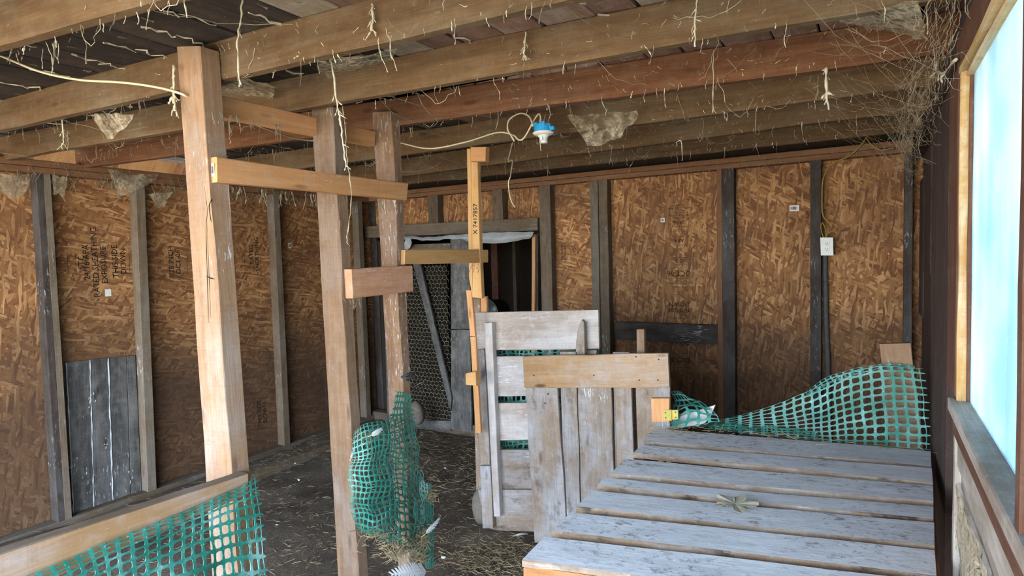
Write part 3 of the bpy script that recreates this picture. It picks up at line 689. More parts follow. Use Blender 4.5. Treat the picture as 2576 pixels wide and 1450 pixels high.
# ---------------------------------------------------------------- low table of planks
ZT = .8
tb = empty('plank_table', (-.35, 2.3, 0), 'low pallet table of pale splashed planks in front of the window', 'table')
rowsT = [((1642, 1078), (1619, 1111), (2341, 1134), (2343, 1173)), ((1613, 1119), (1593, 1140), (2344, 1178), (2347, 1216)), ((1573, 1155), (1536, 1192), (2347, 1223), (2348, 1263)),
         ((1522, 1203), (1503, 1223), (2348, 1276), (2348, 1308)), ((1489, 1235), (1451, 1276), (2350, 1316), (2351, 1374)), ((1436, 1289), (1389, 1336), (2351, 1384), (2356, 1450)), ((1370, 1350), (1314, 1408), (2357, 1463), (2363, 1560))]
zt = lambda i: ZT
for i, (a, b, c, d) in enumerate(rowsT[:7]):
    P = [at(x_, y_, 2, ZT+random.uniform(-.0015, .0015)) for x_, y_ in (a, b, c, d)]
    plank('top_board', W['table'], P[0], P[1], P[2], P[3], (0, 0, -.024), tb, seg=12, rough=.004, mat2=W['worn'])
# stringers and legs under the boards
PL = [at(1642, 1078, 2, ZT), at(1314, 1408, 2, ZT)]; PR = [at(2341, 1134, 2, ZT), at(2363, 1560, 2, ZT)]
for k in (.02, .5, .965):
    a = PL[0].lerp(PR[0], k); b = PL[1].lerp(PR[1], k); n = (PR[0]-PL[0]).normalized()*.045
    a = a+(b-a)*.03; b = a+(b-a)*.985
    plank('stringer', W['edge'], a+V((0, 0, -.026)), a+n+V((0, 0, -.026)), b+V((0, 0, -.026)), b+n+V((0, 0, -.026)), (0, 0, -.09), tb)
a = PL[1]+(PL[0]-PL[1])*.0; b = PR[1]; 
dn = (PL[0]-PL[1]).normalized()
plank('front_beam', W['edge'], a+V((0.005, -.004, -.022)), a+V((0.005, -.004, -.13)), b+V((0, -.004, -.022)), b+V((0, -.004, -.13)), V((0, .04, 0)), tb, seg=10, rough=.006)
for p in (PL[0]+V((.03, -.06, 0)), PR[0]+V((-.08, -.06, 0)), PL[1]+V((.03, .06, 0)), PR[1]+V((-.08, .06, 0))):
    box('leg', W['edge'], (p.x, p.y-.02, -.02), (p.x+.05, p.y+.03, ZT-.116), tb)
# stake and netting behind the table
ns = empty('tan_stake', at(2270, 1130, 1, 3.45), 'wide tan board stake standing behind the table at the right wall', 'stake')
a, b = at(2212, 866, 1, 3.42), at(2292, 864, 1, 3.42); c, d = at(2240, 1128, 1, 3.42), at(2322, 1130, 1, 3.42)
plank('shaft', W['post'], a, b, toz(a, c, -.02), toz(b, d, -.02), (0, .035, 0), ns, rough=.003)
wt = empty('white_board_scrap', at(1650, 1075, 1, 3.12), 'white pointed board scrap lying under the netting beside the hinge', 'board scrap')
bm = bmesh.new(); P = [at(x_, y_, 1, 3.19) for x_, y_ in ((1640, 1080), (1640, 1068), (1799, 1020), (1786, 1052), (1772, 1066), (1700, 1080))]
f = [bm.verts.new(p) for p in P]; k = [bm.verts.new(p+V((0, .015, 0))) for p in P]; bm.faces.new(f); bm.faces.new(k[::-1])
for i in range(len(P)): bm.faces.new((f[i], k[i], k[(i+1) % len(P)], f[(i+1) % len(P)]))
bmesh.ops.recalc_face_normals(bm, faces=bm.faces); from_bm('board', bm, W['white'], wt)

# ---------------------------------------------------------------- netting
def net(name, rows, nu, nv, hole=.36, th=.0022, label=None, cat='netting', fray=(0, 0), amp=.0, drop=0.0, parent=None, seed=0, kind=None):
    """plastic mesh with rounded square holes on a smooth sheet through rows of points (u across, v down)"""
    def S(u, v):
        u = min(max(u, 0), 1); v = min(max(v, 0), 1)
        def cr(P, t):
            n = len(P)-1; t *= n; i = min(int(t), n-1); f = t-i; a, b, c, d = P[max(i-1, 0)], P[i], P[i+1], P[min(i+2, n)]
            return .5*((2*b)+(c-a)*f+(2*a-5*b+4*c-d)*f*f+(3*b-a-3*c+d)*f**3)
        p = cr([cr(r, u) for r in rows], v)
        if amp: p = p + V([amp*mn.noise(V((p.x*11+seed, p.y*11, p.z*11+7*s_))) for s_ in range(3)])
        return p
    bm = bmesh.new(); cache = {}
    def vert(u, v):
        k = (round(u, 5), round(v, 5))
        if k not in cache: cache[k] = bm.verts.new(S(u, v))
        return cache[k]
    # outer 8 boundary points of a cell and 8 rounded hole points
    out = [(0, 0), (.5, 0), (1, 0), (1, .5), (1, 1), (.5, 1), (0, 1), (0, .5)]
    rng = random.Random(seed)
    for j in range(nv):
        for i in range(nu):
            if drop and rng.random() < drop: continue
            h = hole; inn = []
            for (x, y) in out:
                dx, dy = x-.5, y-.5; k = .84 if dx and dy else 1.0
                inn.append((.5+dx*2*h*k, .5+dy*2*h*k))
            o_ = [vert((i+x)/nu, (j+y)/nv) for x, y in out]; q_ = [bm.verts.new(S((i+x)/nu, (j+y)/nv)) for x, y in inn]
            for a in range(8):
                b = (a+1) % 8
                try: bm.faces.new((o_[a], o_[b], q_[b], q_[a]))
                except ValueError: pass
    # frayed strands sticking out of the right (u=1) or left edge
    for side, cnt in ((1, fray[0]), (0, fray[1])):
        if cnt:
            for j in range(nv+1):
                p = S(side, j/nv); q = S(1-1/nu if side else 1/nu, j/nv); d = (p-q)*rng.uniform(.4, .75); w = (S(side, min(1, (j+.5)/nv))-S(side, max(0, (j-.5)/nv)))*.11
                bm.faces.new([bm.verts.new(x) for x in (p-w, p+w, p+d+w*.5, p+d-w*.5)])
    bmesh.ops.recalc_face_normals(bm, faces=bm.faces)
    o = from_bm(name, bm, W['net'], parent)
    s_ = o.modifiers.new('thickness', 'SOLIDIFY'); s_.thickness = th; s_.offset = 0
    return tag(o, label, cat, None, kind)
def xs(P, X): return [at(p[0], p[1], 0, X if len(p) < 3 else X+p[2]) for p in P]
def ys(P, Y): return [at(p[0], p[1], 1, Y if len(p) < 3 else Y+p[2]) for p in P]
# near left: rail with netting hanging from it
RLX = -1.925
rl = empty('divider_rail', at(620, 1245, 0, RLX), 'low weathered rail at lower left with green netting hanging from it', 'rail')
a = at(624, 1190, 0, RLX); z1 = a.z; e = at(0, 1402, 0, RLX)
pq('board', W['gatetop'], [(-260, 1480), (624, 1191), (624, 1245), (-260, 1630)], 0, RLX, -.05, rl, seg=14, mat2=W['stud'])
net('green_netting', [xs([(0, 1480), (150, 1415), (300, 1352), (450, 1292), (560, 1244), (641, 1205)], RLX+.012), xs([(20, 1560, .01), (170, 1480, .03), (310, 1410, .02), (455, 1350), (562, 1310), (652, 1285)], RLX+.01),
      xs([(0, 1800), (170, 1650, -.02), (310, 1560), (460, 1500, .02), (575, 1465), (668, 1450)], RLX), xs([(0, 2150), (170, 1950), (310, 1850), (470, 1740), (590, 1690), (690, 1650)], RLX)],
    23, 14, .395, .003, 'bright green plastic netting hanging from the low rail at lower left', fray=(1, 0), amp=.006, seed=3)
# bag of netting between the middle and far posts
net('green_netting', [xs([(892, 1090, .02), (930, 1065, .06), (985, 1052, .06), (1040, 1050)], -1.96), xs([(884, 1140), (935, 1135, .08), (990, 1125, .08), (1050, 1120)], -1.96), xs([(876, 1205), (935, 1205, .1), (995, 1200, .1), (1056, 1200)], -1.96),
      xs([(880, 1290), (935, 1285, .08), (1000, 1280, .09), (1062, 1290)], -1.96), xs([(908, 1335), (950, 1352, .05), (1005, 1372, .05), (1066, 1400)], -1.96)],
    16, 23, .40, .0022, 'baggy green netting bundle full of straw hung between the middle and far posts', amp=.022, seed=5)
net('netting_tail', [xs([(1000, 985), (1018, 986), (1034, 992)], -1.955), xs([(992, 1020), (1012, 1020), (1036, 1025)], -1.955), xs([(975, 1058, .03), (1008, 1055, .03), (1042, 1052)], -1.95)],
    7, 5, .34, .0025, 'upper tail of the green netting bundle tied against the far post', amp=.01, seed=8, fray=(1, 1))
net('netting_back_layer', [xs([(905, 1085), (985, 1060), (1038, 1040)], -2.01), xs([(890, 1200), (985, 1180), (1056, 1200)], -2.02), xs([(925, 1350), (985, 1360), (1085, 1425)], -2.0)],
    15, 20, .425, .002, 'rear layer of the green netting bundle showing through its front', amp=.03, seed=15)
net('netting_flap', [xs([(1052, 1195), (1068, 1215), (1084, 1218)], -1.93), xs([(1060, 1260), (1075, 1262), (1092, 1268)], -1.93), xs([(1076, 1340), (1082, 1345), (1090, 1350)], -1.93), xs([(1070, 1425), (1080, 1430), (1092, 1420)], -1.93)],
    5, 15, .34, .0025, 'narrow torn flap of green netting on the right of the bundle', amp=.012, seed=12)
# netting behind the table
net('green_netting', [ys([(1782, 1064), (1880, 1040), (1980, 1008), (2062, 972), (2130, 940), (2225, 921), (2312, 928)], 3.36), ys([(1782, 1070), (1880, 1062), (1985, 1050), (2065, 1030), (2135, 1005), (2230, 985), (2322, 988)], 3.35),
      ys([(1784, 1074), (1880, 1080), (1990, 1082), (2068, 1078), (2140, 1068), (2236, 1056), (2328, 1058)], 3.34), ys([(1786, 1080), (1882, 1093), (1990, 1103), (2070, 1112), (2142, 1118), (2240, 1126), (2332, 1134)], 3.33)],
    22, 11, .385, .003, 'large green netting sheet stretched from the tan stake along the far edge of the table', fray=(1, 0), amp=.006, seed=21)
net('netting_fold', [ys([(2022, 1000), (2062, 960), (2120, 935), (2215, 914), (2300, 921)], 3.40), ys([(2040, 1000), (2075, 978), (2130, 955), (2215, 930), (2300, 930)], 3.39)],
    16, 3, .38, .0025, 'folded back edge of green netting above the large sheet', amp=.008, seed=22)
net('green_netting', [ys([(1686, 988), (1700, 982), (1714, 984)], 3.24), ys([(1696, 1015), (1720, 1008), (1745, 1005)], 3.22), ys([(1668, 1050), (1730, 1035), (1800, 1035)], 3.14), ys([(1648, 1078), (1725, 1076), (1812, 1062)], 3.1)],
    6, 7, .39, .0025, 'crumpled green netting scrap draped over the white board scrap beside the front gate', amp=.02, seed=25)
net('netting_strip', [ys([(1760, 1065), (1850, 1070), (1950, 1078), (2060, 1092)], 3.30), ys([(1750, 1078), (1850, 1085), (1950, 1092), (2050, 1105)], 3.28)],
    26, 3, .39, .002, 'bunched green netting strip along the far edge of the table', amp=.03, seed=27)
net('netting_behind_gate', [ys([(1236, 880), (1330, 880), (1520, 880)], 3.32), ys([(1240, 1010), (1340, 1010), (1520, 1010)], 3.32), ys([(1245, 1140), (1340, 1140), (1520, 1140)], 3.32)],
    20, 18, .36, .0025, 'green netting glimpsed through the gaps of the rear gate', amp=.02, seed=30)

# ---------------------------------------------------------------- electrics
cb = tag(cable('white_cable', W['cable'], ys([(-60, 122), (0, 140)], 1.06)+ys([(100, 180)], 1.12)+ys([(200, 201)], 1.2)+ys([(300, 207)], 1.26)+ys([(380, 217), (447, 233)], 1.31)+ys([(520, 262)], 1.44)+[at(760, 352, 1, 2.3)]+ys([(940, 345)], 2.6)+ys([(1005, 359), (1080, 374), (1170, 358), (1250, 334), (1290, 340), (1305, 352), (1320, 345), (1345, 300), (1356, 287), (1360, 300), (1354, 318)], 2.86), .0045, n=8),
    'cream cable sagging across under the joists to the lamp holder', 'cable')
tag(cable('cable_loop', W['cable'], ys([(1294, 356), (1285, 340), (1277, 325), (1280, 303), (1300, 288), (1318, 286), (1333, 296), (1341, 318)], 2.84), .0045, n=8), 'cream cable loop curling up beside the blue lamp holder box', 'cable')
tag(cable('hanging_wire', W['webgrey'], ys([(1290, 358), (1284, 380), (1279, 406), (1289, 404), (1286, 430), (1284, 445)], 2.9), .004, n=5), 'dusty grey wire end hanging below the cable loop', 'wire')
tag(cable('hanging_wire', W['cable'], ys([(1284, 445), (1279, 460), (1282, 490), (1288, 510), (1296, 522)], 2.9), .003, n=5), 'thin pale wire end dangling before the strand board over the doorway', 'wire')
lp = empty('lamp_holder', at(1366, 352, 1, 2.88), 'white pull-chain lamp holder on a blue box hanging below the joist', 'lamp')
c = at(1367, 333, 1, 2.88); M0 = Matrix.Translation(c)
def rod(pr, n=24): b_ = bmesh.new(); lathe(b_, pr, n, M0); return b_
from_bm('junction_box', rod([(.046, .0), (.05, .004), (.05, .038), (.046, .04), (.044, .036), (.044, .006)]), W['blue'], lp, False)
box('box_lug', W['blue'], c+V((.045, -.015, .004)), c+V((.068, .01, .022)), lp, seg=1); box('box_lug', W['blue'], c+V((-.03, -.053, .03)), c+V((-.01, -.045, .046)), lp, seg=1); box('box_lug', W['blue'], c+V((.012, -.052, .028)), c+V((.034, -.044, .047)), lp, seg=1)
from_bm('base_plate', rod([(.03, -.018), (.05, -.012), (.056, -.006), (.056, 0), (.05, .003), (0.02, .003)]), W['white'], lp, True)
from_bm('socket', rod([(.012, -.058), (.021, -.056), (.022, -.042), (.02, -.04), (.022, -.03), (.034, -.016), (.034, -.012)]), W['white'], lp, True)
box('socket_grip', W['white'], c+V((-.006, -.032, -.045)), c+V((.01, -.018, -.018)), lp, seg=1)
cable('pull_chain', W['cable'], [c+V((-.004, -.03, -.02)), c+V((-.004, -.031, -.06)), c+V((-.002, -.03, -.1))], .0018, lp, sides=5)
cable('cord_hanger', W['cable'], [c+V((0, 0, .03)), c+V((.004, .0, .06)), c+V((.0, .03, .1))], .002, lp, sides=5)
# outlet on the dark stud
oc = at(2080, 621, 1, YB-.03)
ot = empty('wall_outlet', oc, 'white double wall outlet beside the dark stud on the back wall', 'outlet')
pq('backing_box', W['conduit'], [(2066, 602), (2094, 602), (2096, 642), (2068, 642)], 1, YB-.025, .1, ot)
pq('cover_plate', W['white'], [(2063, 598), (2096, 598), (2097, 643), (2065, 643)], 1, YB-.033, .008, ot, ch=.002)
pq('receptacle', W['white'], [(2073, 607), (2087, 607), (2087.5, 634), (2073.5, 634)], 1, YB-.037, .004, ot, ch=.001)
for y0_ in (612, 626):
    for dx, h in ((-3, 2.2), (2.5, 2.8)):
        pq('slot', W['ink'], [(2080+dx-.6, y0_-h/2), (2080+dx+.6, y0_-h/2), (2080+dx+.6, y0_+h/2), (2080+dx-.6, y0_+h/2)], 1, YB-.0375, .001, ot, seg=1, ch=0.0001, rough=0)
    pq('slot', W['ink'], [(2079, y0_+3), (2081, y0_+3), (2081, y0_+5), (2079, y0_+5)], 1, YB-.0375, .001, ot, seg=1, ch=.0001, rough=0)
tag(cable('conduit', W['conduit'], ys([(2075, 640), (2076, 700), (2078, 800), (2082, 900), (2084, 1000), (2088, 1130)], YB+.06), .017, n=4, sides=10), 'dusty grey conduit running down from the wall outlet', 'pipe')
tag(cable('yellow_cable', W['ycable'], ys([(2180, 345), (2168, 362), (2140, 390), (2090, 415), (2071, 450), (2068, 500), (2070, 540), (2085, 560), (2105, 567), (2098, 580), (2082, 587), (2077, 600)], YB-.02), .005, n=7), 'yellow cable running from the ceiling down to the wall outlet', 'cable')
tag(cable('cable_bend', W['ycable'], ys([(2068, 560), (2065, 572), (2072, 600)], YB-.02)+ys([(2078, 600), (2076, 575), (2069, 560)], YB-.02), .004, n=5), 'short doubled yellow cable loop just above the wall outlet', 'cable')
tag(cable('yellow_cable', W['ycable'], ys([(2178, 343), (2190, 362), (2215, 378), (2248, 372)], YB-.05), .005, n=5), 'short yellow cable drooping at the right end of the back wall plate', 'cable')
tag(cable('yellow_cable', W['ycable'], [at(2360, -10, 0, .19), at(2345, 50, 0, .19), at(2328, 110, 0, .19), at(2318, 160, 0, .19), at(2310, 190, 0, .2)], .006, n=5), 'yellow cable along the right wall top among the cobwebs', 'cable')

# ---------------------------------------------------------------- prints and stickers on the strand board
def stamp(s, px, py, size, par=wb_, X=(-1, 0, 0), Y=(0, 0, -1), ax=1, v=BY-.0068, mat='inkfade', name='printed_stamp'):
    return text(name, s, size, at(px, py, ax, v), X, Y, W[mat], par)
for s, y_, z_ in (('THIS SIDE', 780, .042), ('DOWN', 766, .05), ('OCT-06', 688, .055), ('0 3', 656, .045), ('APA', 605, .045), ('RATED SHEATHING', 713, .018), ('STC', 706, .02), ('EXPOSURE 1', 722, .02),
                  ('24/16', 560, .04), ('PS 2-92', 580, .03), ('EXPOSURE 1\nSIZED FOR SPACING', 545, .018), ('RATED SHEATHING\n7/16 INCH', 520, .022), ('STRENGTH AXIS\nTHIS DIRECTION', 830, .022), ('DOWN', 862, .05), ('THIS SIDE', 845, .036), ('OCT-06', 905, .05)):
    stamp(s, 1708, y_, z_)
bm = bmesh.new()
for y_ in (535, 570, 596, 615, 619, 648, 665, 681, 697, 700, 708, 735, 742, 760, 787, 800, 815, 870, 890, 925):
    a = at(1692, y_, 1, BY-.0068); b = at(1732, y_, 1, BY-.0068); tube(bm, [a, b], .0012, 3)
from_bm('stamp_lines', bm, W['inkfade'], wb_)
bm = bmesh.new()
for k in range(16):
    y_ = 425+k*33; a = at(2023, y_, 1, BY-.0068); b = at(2037, y_, 1, BY-.0068); tube(bm, [a, b], .0012, 3)
from_bm('edge_marks', bm, W['inkfade'], wb_)
stamp('96', 2030, 438, .04, X=(1, 0, 0), Y=(0, 0, 1)); stamp('UP', 2032, 540, .04, X=(0, 0, 1), Y=(-1, 0, 0))
for px, py, s in ((240, 660, '24/16 APA\nRATED SHEATHING\nEXPOSURE 1'), (300, 658, 'THIS SIDE\nDOWN'), (440, 660, '7/16 INCH\nOCT-06'), (640, 640, 'RATED\nSHEATHING'), (660, 1040, 'THIS SIDE\nDOWN'), (205, 660, 'STC')):
    stamp(s, px, py, .055, wl_, (0, 0, 1), (0, -1, 0), 0, L0+.0068)
bm = bmesh.new()
for px in (170, 190, 215, 245, 262, 290, 325, 425, 435, 450, 470, 590, 615, 655):
    a = at(px, 640, 0, L0+.0068); b = at(px+2, 690, 0, L0+.0068); tube(bm, [a, b], .0014, 3)
from_bm('stamp_lines', bm, W['inkfade'], wl_)
stamp('24/16 APA\nEXPOSURE 1', 1418, 635, .03, wb_, (0, 0, 1), (-1, 0, 0)); stamp('STC', 1445, 633, .04, wb_, (0, 0, 1), (-1, 0, 0))
sticker(wb_, at(1667, 554, 1, BY-.0068), .034, .034, (1, 0, 0), (0, 0, 1)); sticker(wb_, at(1998, 524, 1, BY-.0068), .062, .042, (1, 0, 0), (0, 0, 1))
sticker(wl_, at(729, 618, 0, L0+.0068), .035, .05, (0, 1, 0), (0, 0, 1)); sticker(wl_, at(272, 737, 0, L0+.0068), .04, .05, (0, 1, 0), (0, 0, 1), False)

# ---------------------------------------------------------------- grey board patch on the left wall
gp = empty('board_patch', at(250, 1310, 0, XL-.07), 'dark weathered board patch with white filler seams low on the left wall', 'board patch')
PX = XL-.075
for (a, b, c, d) in (((165, 912), (225, 906), (238, 1308), (185, 1318)), ((227, 905), (271, 901), (286, 1292), (239, 1306)), ((273, 900), (318, 897), (330, 1275), (287, 1290)), ((319, 897), (341, 895), (358, 1265), (331, 1274))):
    pq('board', W['grey'], [a, b, c, d], 0, PX, -.018, gp, rough=.003)
for (x0, y0, x1_, y1) in ((167, 914, 186, 1310), (226, 906, 237, 1300), (272, 902, 285, 1285)):
    bm = bmesh.new(); pts = [at(x0+(x1_-x0)*k/26+random.uniform(-.8, .8), y0+(y1-y0)*k/26, 0, PX+.002) for k in range(27)]
    tube(bm, pts, [random.choice((.002, .003, .003, .006)) for _ in pts], 5); from_bm('filler_seam', bm, W['caulk'], gp)
bm = bmesh.new()
for k in range(46):
    cx, cy, s_ = random.choice(((220, 1195, 9), (285, 1220, 7), (325, 1230, 10), (185, 1170, 6), (230, 1010, 4), (265, 1120, 4)))
    p = at(cx+random.gauss(0, s_), cy+random.gauss(0, s_*2.6), 0, PX+.0015); h = random.uniform(.003, .014); w = random.uniform(.001, .004)
    tube(bm, [p+V((0, 0, h)), p, p-V((0, w, h))], [w*.3, w, w*.5], 5)
tag(from_bm('filler_splashes', bm, W['caulk'], gp), kind='stuff')
# curb board on the floor along the left wall
cu = empty('floor_curb', (-4.2, 3.2, 0), 'low dusty curb board lying on the dirt along the left wall', 'board')
a, b = at(620, 1192, 2, .07), at(835, 1116, 2, .07)
plank('board', W['stud'], a, a+V((-.06, 0, 0)), b+(b-a)*.6, b+(b-a)*.6+V((-.06, 0, 0)), (0, 0, -.09), cu)

# ---------------------------------------------------------------- litter: straw, feathers, leaves, stones
def straws(name, spots, n, mat, L=(.02, .07), rad=.0013, up=.2, parent=None):
    bm = bmesh.new()
    for _ in range(n):
        c, s_ = random.choice(spots); p = V(c)+V((random.gauss(0, s_[0]), random.gauss(0, s_[1]), abs(random.gauss(0, s_[2])))); a = random.uniform(0, 6.283); l = random.uniform(*L)
        d = V((math.cos(a), math.sin(a), random.uniform(-up, up))).normalized()*l; m_ = p+d*.5+V((0, 0, random.uniform(-.1, .1)*l))
        tube(bm, [p, m_, p+d], [rad, rad, rad*.6], 3)
    return from_bm(name, bm, W[mat], parent)
fl = lambda x, y: tuple(at(x, y, 2, .0))
tag(straws('straw_litter', [(fl(1290, 1400), (.22, .12, .012)), (fl(1250, 1440), (.25, .1, .012)), (fl(1450, 1400), (.1, .2, .02)), (fl(1150, 1200), (.3, .35, .008)), (fl(700, 1330), (.5, .4, .006))], 2600, 'straw'), 'loose pale straw scattered over the dirt floor', 'straw', kind='stuff')
tag(straws('old_straw_litter', [((-3.2, 2.6, 0), (.9, .9, .008)), ((-2.2, 2.5, 0), (.6, .9, .008)), ((-4.2, 3.4, .05), (.12, .9, .02)), ((-3.4, 4.4, 0), (.7, .3, .02))], 4200, 'strawdk'), 'dark trampled straw over the dirt floor', 'straw', kind='stuff')
bg = lambda x, y, X=-1.93: tuple(at(x, y, 0, X))
tag(straws('netting_straw', [(bg(940, 1350), (.03, .04, .015)), (bg(985, 1372), (.03, .05, .02)), (bg(1030, 1390), (.03, .05, .03)), (bg(1050, 1420), (.02, .03, .03)), (bg(1062, 1370), (.02, .02, .04)), (bg(990, 1400), (.02, .02, .03)), (bg(1080, 1260), (.015, .02, .03))], 750, 'straw', (.02, .06), .0013, .9), 'pale straw hanging out of the bottom of the green netting bundle', 'straw', kind='stuff')
tag(straws('bundle_straw', [(bg(960, 1200, -1.97), (.03, .08, .12)), (bg(1030, 1200, -1.97), (.03, .05, .15)), (bg(930, 1110, -1.96), (.02, .04, .02))], 260, 'straw', (.02, .06), .001, .9), 'stray straw caught inside the green netting bundle', 'straw', kind='stuff')
tag(straws('table_straw', [(tuple(at(1700, 1085, 2, .81)), (.06, .02, .008)), (tuple(at(1850, 1090, 2, .81)), (.15, .02, .008)), (tuple(at(2100, 1112, 2, .81)), (.2, .02, .008))], 120, 'straw', (.02, .05), .001, .3), 'bits of straw along the far edge of the plank table', 'straw', kind='stuff')
def feather(name, base, tip, w, label, droop=.0, nrm=(0, 0, 1)):
    base, tip = V(base), V(tip); d = tip-base; L = d.length; s_ = d.cross(V(nrm)).normalized(); n = s_.cross(d).normalized()
    r = empty(name, base, label, 'feather'); bm = bmesh.new(); N = 16
    axis = [base+d*(k/N)+n*(droop*math.sin(math.pi*k/N)) for k in range(N+1)]; tube(bm, axis, [.0022*(1-.8*k/N) for k in range(N+1)], 5); from_bm('quill', bm, W['cable'], r)
    bm = bmesh.new()
    for sd_ in (-1, 1):
        for k in range(3, N):
            ww = w*math.sin(math.pi*(k/N)**.8)**.6*random.uniform(.85, 1.1); p = axis[k]; q = axis[k]+s_*sd_*ww+d*.12; e = axis[k]+(axis[k+1]-axis[k])*.9
            v_ = [bm.verts.new(x) for x in (p, e, q+(e-p)*.55, q)]; bm.faces.new(v_)
    o = from_bm('vane', bm, W['feather'], r); m_ = o.modifiers.new('thickness', 'SOLIDIFY'); m_.thickness = .0006
    return r
feather('white_feather', at(1085, 1438, 0, -1.8), at(985, 1447, 0, -1.8), .04, 'large spread white feather at the foot of the far post', .02, (0.9, 0, .4))
feather('white_feather', at(1060, 1352, 0, -1.9), at(1104, 1305, 0, -1.9), .014, 'white feather caught on the right side of the netting bundle', .01, (1, 0, .1))
feather('white_feather', at(880, 1160, 0, -1.955), at(890, 1130, 0, -1.955), .009, 'small white feather at the left side of the netting bundle', .004, (1, 0, .1))
feather('white_feather', at(925, 1100, 0, -1.86), at(960, 1080, 0, -1.86), .012, 'white feather tuft in the top of the netting bundle', .01, (1, 0, .3))
feather('white_feather', at(1290, 1350, 2, .03), at(1325, 1345, 2, .03), .014, 'white feather on the straw below the rear gate', .008)
for (x_, y_, s_), lb in (((741, 1166, .012), 'small white down clump on the dirt near the left wall curb'), ((752, 1208, .009), 'small white down dot on the dirt right of the near post'), ((697, 1322, .009), 'small white down dot low on the dirt beside the netting rail'), ((1120, 1178, .008), 'tiny white down dot on the dirt before the screen door'), ((1116, 1403, .012), 'flat white down bit on the dirt right of the netting bundle')):
    bm = bmesh.new(); bmesh.ops.create_icosphere(bm, subdivisions=2, radius=s_); p0 = at(x_, y_, 2, .01)
    for v in bm.verts: v.co = V((v.co.x*1.3, v.co.y, v.co.z*.6))*(1+.5*mn.noise(v.co*160)) + p0
    tag(from_bm('down_clump', bm, W['feather'], smooth=True), lb, 'down')
def leaf(name, c, s, label, nrm=V((0, 0, 1)), a0=0):
    bm = bmesh.new(); n = 40; c = V(c); u = nrm.orthogonal().normalized(); v_ = nrm.cross(u); ctr = bm.verts.new(c+nrm*.006); ring = []
    for k in range(n):
        a = 2*math.pi*k/n; r = s*(.35+.65*abs(math.cos(2.5*(a)))**1.4)*(1+.1*random.random())
        ring.append(bm.verts.new(c+(u*math.cos(a+a0)+v_*math.sin(a+a0))*r+nrm*(.006+.014*random.random()*r/s)))
    for k in range(n): bm.faces.new((ctr, ring[k], ring[(k+1) % n]))
    r = empty(name, c, label, 'leaf'); o = from_bm('blade', bm, W['leaf'], r); m_ = o.modifiers.new('t', 'SOLIDIFY'); m_.thickness = .0008
    bm = bmesh.new(); tube(bm, [c+nrm*.008, c+nrm*.01+u*s*.6, c+nrm*.006+u*s*1.2], .0012, 4); from_bm('stalk', bm, W['leaf'], r)
leaf('dry_leaf', at(1850, 1272, 2, ZT+.004), .075, 'crumpled dry pale leaf lying on the plank table', a0=.6)
leaf('dry_leaf', at(2478, 1432, 0, .21), .022, 'curled tan leaf stuck below the window sill', V((-1, 0, 0)))
for (x_, y_, s_), lb, mt in (((1212, 1275, .09), 'rough grey stone at the foot of the rear gate', 'stone'), ((1048, 1040, .09), 'grey stone at the foot of the screen door', 'stone')):
    bm = bmesh.new(); bmesh.ops.create_icosphere(bm, subdivisions=3, radius=s_); p0 = at(x_, y_, 1, 3.25 if mt == 'stone' and x_ > 1100 else 4.5)
    for v in bm.verts: v.co = V((v.co.x*.8, v.co.y*.8, v.co.z*1.3))*(1+.35*mn.noise(v.co*9)) + p0
    tag(from_bm('stone', bm, W[mt], smooth=True), lb, 'stone')
tg = tag(cable('cloth_tie', W['conduit'], [at(1010, 950, 0, -1.97), at(1024, 944, 0, -1.96), at(1040, 940, 0, -1.97), at(1038, 948, 0, -1.95), at(1018, 952, 0, -1.95), at(1028, 957, 0, -1.96)], .007, n=6), 'grey cloth tie knotted on the far post above the netting', 'tie')

# ---------------------------------------------------------------- cobwebs
def strand(bm, p, L, rng, r=.0016, d=V((0, 0, -1)), curl=.35, segs=7, blob=.25):
    pts = [V(p)]; rad = [r*.8]; dd = V(d)
    for k in range(segs):
        dd = (dd+V((rng.gauss(0, curl), rng.gauss(0, curl), rng.gauss(0, curl*.5)))*.5+V(d)*.45).normalized()
        pts.append(pts[-1]+dd*L/segs); rad.append(r*rng.uniform(.4, 1.5)*(2.2 if rng.random() < blob else 1))
    tube(bm, pts, rad, 4)
def webline(bm, p, q, sag, rng, r=.0007):
    p, q = V(p), V(q); N = 9; pts = []
    for k in range(N+1):
        t_ = k/N; pts.append(p.lerp(q, t_)-V((0, 0, sag*4*t_*(1-t_)))+V([rng.gauss(0, .004) for _ in range(3)]))
    tube(bm, pts, [r*rng.uniform(.5, 1.6) for _ in pts], 4)
rng = random.Random(77)
jl = [(.88, -2.9), (1.41, -4.4), (1.93, -4.4), (2.44, -4.4), (3.09, -4.4), (3.6, -4.4), (4.13, -4.4)]
bmA = bmesh.new(); bmB = bmesh.new()
